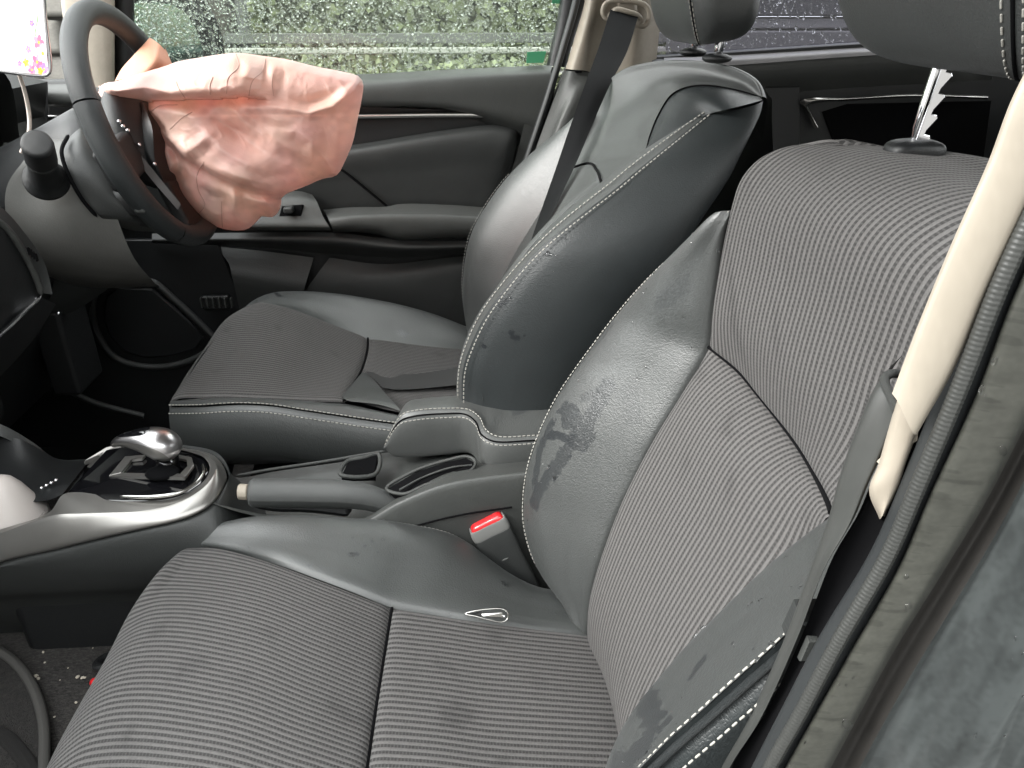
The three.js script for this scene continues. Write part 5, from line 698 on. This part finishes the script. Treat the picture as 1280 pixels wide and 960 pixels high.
  part(s, 'side_panel', sp, wetLeather(sp, M.leatherDark, [{ p: [[624, 382], [632, 379]], r: 5 }, { p: [[638, 417]], r: 3.5 }, { p: [[644, 422], [649, 425]], r: 3.5 }, { p: [[658, 421]], r: 1.6 }, { p: [[604, 434]], r: 3.5 }, { p: [[636, 374]], r: 1.4 }, { p: [[684, 318]], r: 2 }, { p: [[707, 297]], r: 1.6 }], { n: 768 }));
  part(s, 'stitching', merge([stitchGeo(lerpRow(NEr, NRr, 0.02, V(-0.001, 0, 0.007)), 0.0042, 0.0018, 0.0009), stitchGeo(lerpRow(NEr, NLr, 0.35, V(-0.003, 0.003, 0.003)), 0.0042, 0.0018, 0.0009)]), M.thread, STUFF);
  const FO = L([738, 132, -0.53], [715, 150, -0.55], [690, 170, -0.565], [660, 195, -0.575], [630, 226, -0.58], [606, 260, -0.58], [589, 292, -0.58], [581, 330, -0.58], [580, 370, -0.58], [588, 402, -0.565], [596, 425, -0.55]);
  const FI = L([740, 140, -0.49], [722, 190, -0.485], [702, 225, -0.48], [680, 262, -0.475], [655, 305, -0.47], [635, 345, -0.465], [615, 385, -0.46], [604, 415, -0.46], [602, 432, -0.47]);
  const FOr = spl(FO, 40), FIr = spl(FI, 40);
  part(s, 'backrest_bolster', loft([FOr.map((p) => p.clone().add(V(0.10, 0, -0.02))), FOr.map((p) => p.clone().add(V(0.01, 0, -0.008))), FOr, lerpRow(FOr, FIr, 0.35, V(-0.016, 0, 0.004)), lerpRow(FOr, FIr, 0.75, V(-0.008, 0, 0.002)), FIr], 70, 30, { raw: 1 }), M.leather);
  part(s, 'stitching', stitchGeo(FOr.slice(14).map((p) => p.clone().add(V(-0.003, 0, 0.002))), 0.0042, 0.0018, 0.0007), M.threadDim, STUFF);
  part(s, 'back_shell', loft([W([0.41, 0.79, -0.22], [0.42, 0.81, -0.35], [0.36, 0.78, -0.5]), W([0.40, 0.6, -0.14], [0.40, 0.6, -0.35], [0.36, 0.6, -0.56]), W([0.25, 0.3, -0.12], [0.25, 0.3, -0.35], [0.22, 0.3, -0.56])], 20, 16), M.plasticDark);
  for (const [a, q] of [[[866, 67, -0.40], [872, 40, -0.40]], [[896, 75, -0.28], [902, 45, -0.28]]]) {
    const A = Z(...a), B = Z(...q); post(s, A, B.clone().addScaledVector(B.clone().sub(A), 0.6), 0.0062, false);
    part(s, 'post_base', new THREE.SphereGeometry(1, 24, 14).scale(0.02, 0.0065, 0.017).translate(A.x, A.y + 0.002, A.z), M.plasticDark);
  }
  headrest(s, V(0.332, 0.953, -0.335), [0.058, 0.10, 0.138], -0.16, M.leather, 0.40);
}
function beads(parent, geo, pts, n, seedR) { // drops sitting on a panel
  const pos = geo.attributes.position, nor = geo.attributes.normal, gs = [], pix = [], dg = new THREE.IcosahedronGeometry(1, 2);
  for (let i = 0; i < pos.count; i++) pix.push(toPix(V(pos.getX(i), pos.getY(i), pos.getZ(i))));
  const put = (i, r) => { const p = V(pos.getX(i), pos.getY(i), pos.getZ(i)), m = V(nor.getX(i), nor.getY(i), nor.getZ(i)); if (m.dot(EYE.clone().sub(p)) < 0) m.negate(); gs.push(dg.clone().scale(r * (0.9 + 0.5 * rnd()), r * (0.9 + 0.5 * rnd()), r * 0.55).applyQuaternion(new THREE.Quaternion().setFromUnitVectors(V(0, 0, 1), m)).translate(p.x + m.x * r * 0.2, p.y + m.y * r * 0.2, p.z + m.z * r * 0.2)); };
  for (const [x, y, r] of pts) { let b = 1e9, k = 0; for (let i = 0; i < pix.length; i++) { const d = (pix[i][0] - x) ** 2 + (pix[i][1] - y) ** 2; if (d < b) { b = d; k = i; } } put(k, r); }
  for (let q = 0; q < n; q++) put(Math.floor(rnd() * pos.count), 0.0005 + seedR * Math.pow(rnd(), 3));
  part(parent, 'water_drops', merge(gs), std([1, 1, 1], 0.02, { transmission: 1, thickness: 0.002, ior: 1.33 }), STUFF);
}
for (const o of scene.children) {
  if (o.name === 'passenger_seat') for (const c of [...o.children]) { if (c.name === 'backrest_bolster') { beads(o, c.geometry, [[692, 597, 0.002], [686, 584, 0.0016], [676, 600, 0.0012], [700, 632, 0.0012], [1005, 700, 0.0014], [952, 748, 0.0013], [918, 804, 0.0011], [1003, 733, 0.0009]], 90, 0.0012); } if (c.name === 'cushion_bolster') beads(o, c.geometry, [[441, 695, 0.0022], [446, 697, 0.0014], [468, 676, 0.001], [476, 674, 0.0012], [462, 682, 0.0012], [628, 729, 0.0028], [632, 731, 0.0016], [680, 755, 0.001]], 50, 0.001); }
  if (o.name === 'driver_seat') for (const c of [...o.children]) { if (c.name === 'side_panel') beads(o, c.geometry, [[684, 318, 0.0026], [688, 320, 0.0016], [708, 297, 0.0015], [637, 374, 0.0015]], 40, 0.0014); if (c.name === 'cushion_bolster' && !c.userData.done) beads(o, c.geometry, [], 20, 0.0012); }
}
{ // lap part of the driver's belt lying on the cushion
  const up = (q) => q.map((p) => p.add(V(0, 0.012, 0.004)));
  solo('lap_belt', loft([up(L([590, 462, -0.36], [590, 474, -0.32], [590, 487, -0.27])), up(L([560, 468, -0.35], [562, 479, -0.31], [566, 489, -0.27])), up(L([520, 474, -0.34], [522, 484, -0.30], [524, 493, -0.26])), up(L([482, 474, -0.34], [488, 483, -0.30], [494, 494, -0.25])), up(L([458, 471, -0.335], [468, 480, -0.30], [480, 492, -0.25]))], 14, 30), std([0.03, 0.03, 0.03], 0.8), 'black lap belt lying across the rear of the driver cushion', 'seat belt');
}

// ================================================================ floor things and small things
{
  const m = thing('floor_mat', 'black floor mat with a raised rounded border, lower left', 'floor mat');
  const ed = YL(0.174, [-90, 800], [-20, 808], [10, 822], [30, 842], [44, 866], [54, 900], [56, 940], [50, 990], [20, 1040]);
  part(m, 'mat_body', slab(ed.concat(YL(0.174, [-90, 1040])), V(0, -0.011, 0), 0.003), M.mat);
  part(m, 'mat_border', rope(ed.map((p) => p.clone().add(V(0, 0.002, 0))), 0.006, 60, 8), std([0.05, 0.048, 0.045], 0.7));
  part(m, 'mat_ridge', rope(YL(0.176, [-60, 905], [0, 918], [20, 935], [40, 965], [44, 1000]), 0.008, 40, 8), M.mat);
  const r = thing('seat_ring', 'black ring with a red dot on the carpet, lower left', 'ring');
  const c = Y(152, 826, 0.18);
  part(r, 'ring_body', new THREE.TorusGeometry(0.026, 0.0058, 14, 48).rotateX(1.15).rotateY(0.3).translate(c.x, c.y + 0.004, c.z), M.plasticDark);
  part(r, 'red_dot', new THREE.SphereGeometry(0.0055, 14, 10).translate(...Y(118, 853, 0.166).toArray()), M.red);
  const cg = new THREE.IcosahedronGeometry(1, 0), cr = [[97, 846, 2.2], [103, 847, 2], [106, 847, 1.4], [45, 845, 2.6], [48, 848, 1.8], [95, 878, 1.5], [54, 815, 1.5], [56, 828, 1.2], [43, 794, 1], [68, 896, 1.2], [85, 835, 0.9], [116, 810, 0.9], [75, 850, 0.8]];
  const im = merge(cr.map(([x, y, k]) => cg.clone().scale(0.0011 * k, 0.0008 * k, 0.0014 * k).rotateY(x).translate(...Y(x, y, 0.161).toArray())));
  const cm = solo('crumbs', im, std([0.40, 0.36, 0.30], 0.8), 'pale crumbs scattered on the dark carpet', 'crumbs'); cm.userData.kind = 'stuff';
}
{ // white dome shaped bottle in the console tray
  const d = thing('white_bottle', 'white dome shaped cap standing in the console tray at the left edge', 'bottle');
  const b = Z(18, 662, 0.03), pr = [[0.0001, 0.074], [0.008, 0.073], [0.016, 0.067], [0.023, 0.056], [0.030, 0.040], [0.0365, 0.026], [0.0385, 0.022]].map((p) => new THREE.Vector2(p[0], p[1])).reverse();
  const up = new THREE.LatheGeometry(pr, 48).translate(b.x, b.y, b.z), lo = new THREE.LatheGeometry([[0.0001, -0.06], [0.04, -0.06], [0.0415, 0.0], [0.0405, 0.019], [0.0385, 0.0215]].map((p) => new THREE.Vector2(p[0], p[1])), 48).translate(b.x, b.y, b.z);
  const wm = std([0.42, 0.385, 0.365], 0.42);
  part(d, 'cap', up, wm); part(d, 'body', lo, wm);
  part(d, 'cap_ridge', rope([V(b.x - 0.012, b.y + 0.0722, b.z + 0.004), V(b.x - 0.004, b.y + 0.066, b.z + 0.0172), V(b.x + 0.004, b.y + 0.054, b.z + 0.0243), V(b.x + 0.008, b.y + 0.040, b.z + 0.0295)], 0.001, 20, 6), wm);
  const bd = merge([0, 1, 2, 3].map((i) => new THREE.SphereGeometry(0.0024, 10, 8).translate(...Z(52 + i * 6, 610 - i * 3.2, 0.0).toArray())));
  solo('bead_chain', bd, M.chrome, 'short bright bead chain beside the white cap', 'chain');
}
{ // hair clip lying in the seam of the near cushion
  const h = thing('hair_clip', 'small silver snap hair clip lying along the cushion seam of the nearest seat', 'hair clip');
  const up = (q) => q.map((p) => p.add(V(0, 0.010, 0.004)));
  const out = up(L([582, 773, 0.195], [596, 769, 0.195], [612, 767, 0.195], [627, 767, 0.195], [634, 771, 0.197], [634, 779, 0.20], [628, 783, 0.202], [610, 780, 0.201], [595, 776, 0.199]));
  part(h, 'clip_frame', new THREE.TubeGeometry(new THREE.CatmullRomCurve3(out, true), 70, 0.0009, 7, true), M.chromeSoft);
  part(h, 'clip_tongue', slab(up(L([600, 773, 0.197], [628, 771.5, 0.197], [628, 777, 0.199], [604, 776, 0.199])), V(0, -0.0006, 0), 0.0003), M.chromeSoft);
  part(h, 'clip_tip', slab(up(L([584, 773, 0.196], [602, 769.5, 0.196], [602, 776, 0.199], [594, 775.5, 0.199])), V(0, -0.0006, 0), 0.0003), M.gloss);
  part(h, 'clip_rivet', new THREE.SphereGeometry(0.0016, 12, 8).translate(...up(L([630, 776, 0.199]))[0].toArray()), M.chrome);
}

// ================================================================ near side: pillar trim, seal and body edge
{
  const p = thing('near_pillar_trim', 'pale beige pillar cover hanging loose in front of the nearest seat', 'pillar trim');
  const row = (a, b, c, d) => L(a, b, c, d);
  part(p, 'upper_cover', loft([
    L([1286, 80, 0.5915], [1262, 130, 0.5915], [1236, 200, 0.5915], [1190, 303, 0.5915], [1150, 400, 0.5915], [1115, 492, 0.5915]),
    L([1292, 80, 0.594], [1268, 130, 0.594], [1242, 200, 0.594], [1196, 303, 0.594], [1156, 400, 0.594], [1121, 500, 0.594]),
    L([1330, 150, 0.5965], [1300, 205, 0.5965], [1275, 262, 0.5965], [1228, 360, 0.5965], [1190, 450, 0.5965], [1141, 541, 0.5965]),
    L([1340, 160, 0.594], [1306, 215, 0.594], [1281, 270, 0.594], [1236, 363, 0.594], [1196, 455, 0.594], [1146, 543, 0.594])], 40, 16, { raw: 1 }), M.beige);
  part(p, 'lower_cover', loft([
    L([1124, 490, 0.570], [1112, 530, 0.570], [1098, 580, 0.570], [1087, 611, 0.570], [1099, 649, 0.570]),
    L([1129, 492, 0.582], [1117, 532, 0.582], [1103, 580, 0.582], [1091, 611, 0.582], [1101, 648, 0.582]),
    L([1148, 520, 0.586], [1140, 545, 0.586], [1128, 580, 0.586], [1120, 606, 0.586], [1103, 645, 0.586]),
    L([1152, 522, 0.58], [1145, 546, 0.58], [1133, 578, 0.58], [1125, 603, 0.58], [1106, 646, 0.58])], 30, 12, { raw: 1 }), M.beige);
  part(p, 'clip_tab', slab(L([1139, 544, 0.5845], [1149, 541, 0.5845], [1148, 552, 0.5845], [1140, 557, 0.5845]), V(0, 0, -0.008), 0.001), M.beige);
  part(p, 'clip_tab', slab(L([1125, 577, 0.5845], [1131, 583, 0.5845], [1128, 598, 0.5845], [1110, 592, 0.5845]), V(0, 0, -0.008), 0.001), M.beige);
  const q = thing('lower_pillar_trim', 'grey plastic lower pillar trim standing proud beside the nearest seat back', 'pillar trim');
  const a = L([1106, 472, 0.560], [1092, 492, 0.561], [1075, 530, 0.562], [1049, 600, 0.562], [1036, 648, 0.562], [1015, 705, 0.562], [980, 800, 0.562], [935, 900, 0.562], [902, 958, 0.562], [860, 1050, 0.562]);
  const bq = L([1123, 500, 0.572], [1118, 524, 0.572], [1103, 562, 0.572], [1084, 604, 0.572], [1063, 655, 0.572], [1032, 708, 0.572], [996, 800, 0.572], [950, 900, 0.572], [913, 958, 0.572], [872, 1050, 0.572]);
  part(q, 'trim_face', loft([a.map((v) => v.clone().add(V(0.018, 0, -0.02))), a, lerpRow(a, bq, 0.5, V(0, 0, 0.001)), bq, bq.map((v) => v.clone().add(V(0.012, 0, -0.02)))], 60, 16, { raw: 1 }), std([0.043, 0.0445, 0.042], 0.5, { map: softTone }));
  part(q, 'trim_lip', rope(L([1126, 468, 0.555], [1114, 467, 0.560], [1106, 473, 0.563], [1107, 482, 0.566], [1113, 495, 0.571], [1119, 508, 0.574], [1122, 516, 0.574]), 0.0017, 30, 8), M.plasticGrey);
  part(q, 'trim_bracket', slab(L([1004, 780, 0.565], [1034, 779, 0.565], [1030, 795, 0.565], [1000, 812, 0.565], [988, 814, 0.565]), V(0.002, 0, -0.015), 0.001), M.plastic);
  part(q, 'bracket_tab', slab(L([1012, 801, 0.574], [1025, 802, 0.574], [1010, 828, 0.574], [1000, 828, 0.574]), V(0, 0, -0.003), 0.0008), M.plasticGrey);
  part(q, 'inner_rib', slab(L([945, 893, 0.566], [985, 893, 0.566], [978, 905, 0.566], [940, 905, 0.566]), V(0, 0, -0.01), 0.001), M.plastic);
  const o = thing('door_opening', 'rubber seal, weathered flange and wet dark paint of the door opening, lower right', 'car body');
  const rail = (z, ...pts) => { const R = spl(pts.map((v) => Z(v[0], v[1], z)), 40); return R; };
  const sealL = rail(0.586, [1330, 130], [1282, 235], [1236, 330], [1176, 480], [1127, 600], [1088, 690], [1022, 800], [975, 890], [939, 960], [890, 1060]);
  const sealC = rail(0.600, [1345, 170], [1300, 262], [1258, 352], [1203, 490], [1152, 610], [1114, 697], [1050, 808], [1002, 898], [964, 965], [915, 1065]);
  const sealR = rail(0.594, [1364, 180], [1319, 268], [1275, 355], [1226, 490], [1170, 612], [1130, 703], [1070, 810], [1016, 905], [982, 968], [932, 1068]);
  // ribbed rubber seal
  const sc = new THREE.CatmullRomCurve3(sealC.map((p) => p.clone().add(V(0, 0, -0.0018))), false, 'centripetal');
  part(o, 'seal_base', loft([sealL.map((p) => p.clone().add(V(0.014, 0, -0.012))), sealL, lerpRow(sealL, sealC, 0.45, V(0, 0, 0.0015)), sealC.map((p) => p.clone().add(V(0, 0, -0.002))), sealR, sealR.map((p) => p.clone().add(V(0, 0, -0.008)))], 80, 24, { raw: 1 }), M.rubber);
  { const N = 620, M2 = 10, g = new THREE.TubeGeometry(sc, N, 1, M2, false), ps = g.attributes.position; for (let i = 0; i <= N; i++) { const c = sc.getPointAt(i / N), k = 0.0027 * (1 + 0.035 * Math.sin(i * 1.9)); for (let j = 0; j <= M2; j++) { const t = i * (M2 + 1) + j; ps.setXYZ(t, c.x + (ps.getX(t) - c.x) * k, c.y + (ps.getY(t) - c.y) * k, c.z + (ps.getZ(t) - c.z) * k); } } g.computeVertexNormals(); part(o, 'ribbed_seal', g, std([0.036, 0.037, 0.035], 0.42)); }
  const f0 = rail(0.592, [1360, 190], [1314, 275], [1272, 358], [1220, 494], [1164, 616], [1124, 707], [1063, 814], [1010, 908], [975, 972], [925, 1070]);
  const f1 = rail(0.601, [1362, 195], [1318, 280], [1276, 362], [1223, 498], [1166, 620], [1127, 710], [1066, 817], [1012, 912], [977, 975], [928, 1072]);
  const f2 = rail(0.606, [1440, 210], [1395, 300], [1350, 390], [1283, 510], [1226, 622], [1172, 710], [1108, 816], [1068, 890], [1022, 975], [975, 1072]);
  const f3 = rail(0.604, [1450, 215], [1403, 306], [1358, 396], [1291, 515], [1233, 626], [1180, 713], [1114, 820], [1074, 894], [1029, 978], [982, 1075]);
  const flangeM = std([0.062, 0.065, 0.062], 0.36, { map: tex(256, 256, (u, v) => { const s = 0.78 + 0.12 * T8(u * 3, v) + 0.10 * (T32(u * 2, v * 0.5) - 0.5) + 0.08 * (T128(u, v) - 0.5), d = 1 - 0.15 * sstep(0.74, 0.8, T32(u * 2, v * 0.5)); return [s * d, s * d * 0.985, s * d * 0.94]; }, true, [9, 9]), clearcoat: 0.2 });
  part(o, 'flange', loft([f0, f1, lerpRow(f1, f2, 0.5, V(0, 0, 0.0008)), f2, f3], 80, 20, { raw: 1 }), flangeM);
  const g1 = rail(0.598, [1460, 225], [1412, 316], [1366, 404], [1299, 524], [1240, 634], [1188, 720], [1122, 828], [1082, 902], [1037, 986], [990, 1080]);
  const g2 = rail(0.602, [1467, 240], [1420, 330], [1374, 418], [1306, 538], [1248, 648], [1196, 735], [1132, 842], [1090, 916], [1047, 1000], [997, 1090]);
  const p1 = rail(0.604, [1469, 255], [1422, 345], [1376, 432], [1307, 550], [1249, 660], [1198, 746], [1134, 852], [1093, 925], [1051, 1005], [1001, 1094]);
  const p2 = rail(0.618, [1530, 320], [1482, 410], [1435, 490], [1362, 600], [1308, 705], [1260, 790], [1205, 885], [1170, 950], [1135, 1020], [1090, 1110]);
  const p3 = rail(0.640, [1620, 380], [1570, 470], [1520, 550], [1440, 650], [1390, 750], [1345, 830], [1300, 915], [1270, 980], [1235, 1045], [1190, 1130]);
  const p4 = rail(0.650, [1760, 470], [1710, 560], [1650, 640], [1560, 740], [1500, 830], [1460, 905], [1420, 980], [1390, 1040], [1350, 1100], [1300, 1180]);
  part(o, 'flange_groove', loft([f3.map((p) => p.clone().add(V(0, 0, -0.001))), g1, g2, p1], 80, 12, { raw: 1 }), std([0.022, 0.020, 0.018], 0.55, { map: softTone }));
  const paint = std([0.060, 0.067, 0.067], 0.34, { map: tex(256, 256, (u, v) => { const q = 0.74 + 0.22 * T32(u * 0.5, v * 2) + 0.12 * (T128(u, v) - 0.5) + 0.12 * T8(u, v * 3); return [q, q, q]; }, true, [5, 5]), metalness: 0.3, clearcoat: 1, clearcoatRoughness: 0.12 });
  const pg = loft([p1, lerpRow(p1, p2, 0.35, V(0, 0, -0.005)), lerpRow(p1, p2, 0.75, V(0, 0, -0.002)), lerpRow(p2, p3, 0.1, V(0, 0, 0.004)), lerpRow(p2, p3, 0.4, V(0, 0, 0.004)), lerpRow(p2, p3, 0.7, V(0, 0, -0.001)), p3, p4, p4.map((v) => v.clone().add(V(0.3, -0.1, 0.02)))], 90, 60, { raw: 1 });
  part(o, 'painted_panel', pg, paint);
  // rain on paint, flange and seal
  const dg = new THREE.IcosahedronGeometry(1, 2).scale(1, 1, 0.5), wm = std([1, 1, 1], 0.02, { transmission: 1, thickness: 0.002, ior: 1.33 }), gs = [];
  const at = (A, B, t, k) => { const i = clamp(t, 0, 0.999) * 40, a = Math.floor(i); return A[a].clone().lerp(A[a + 1], i - a).lerp(B[a].clone().lerp(B[a + 1], i - a), k); };
  for (let i = 0; i < 130; i++) { const [A, B] = i % 3 ? [p2, p3] : [f1, f2], v = at(A, B, rnd(), rnd()), r0 = 0.0004 + 0.0012 * Math.pow(rnd(), 4); gs.push(dg.clone().scale(r0 * (1 + rnd()), r0 * (1 + rnd() * 1.4), r0).rotateZ(0.5).translate(v.x, v.y, v.z + r0 * 0.2)); }
  part(o, 'rain_drops', merge(gs), wm, STUFF);
  part(o, 'inner_void', loft([bq.map((p) => p.clone().add(V(0.006, 0, -0.006))), spl(sealL, 9).map((p) => p.clone().add(V(0.012, 0, -0.012)))].map((q) => spl(q, 40)), 40, 6), M.black);
  part(o, 'inner_skin', loft([sealL.map((p) => p.clone().add(V(0.016, 0, -0.014))), sealL.map((p) => p.clone().add(V(0.06, -0.01, -0.05))), sealL.map((p) => p.clone().add(V(0.16, -0.01, -0.03)))], 50, 8, { raw: 1 }), M.black);
}
renderer.render(scene, camera);
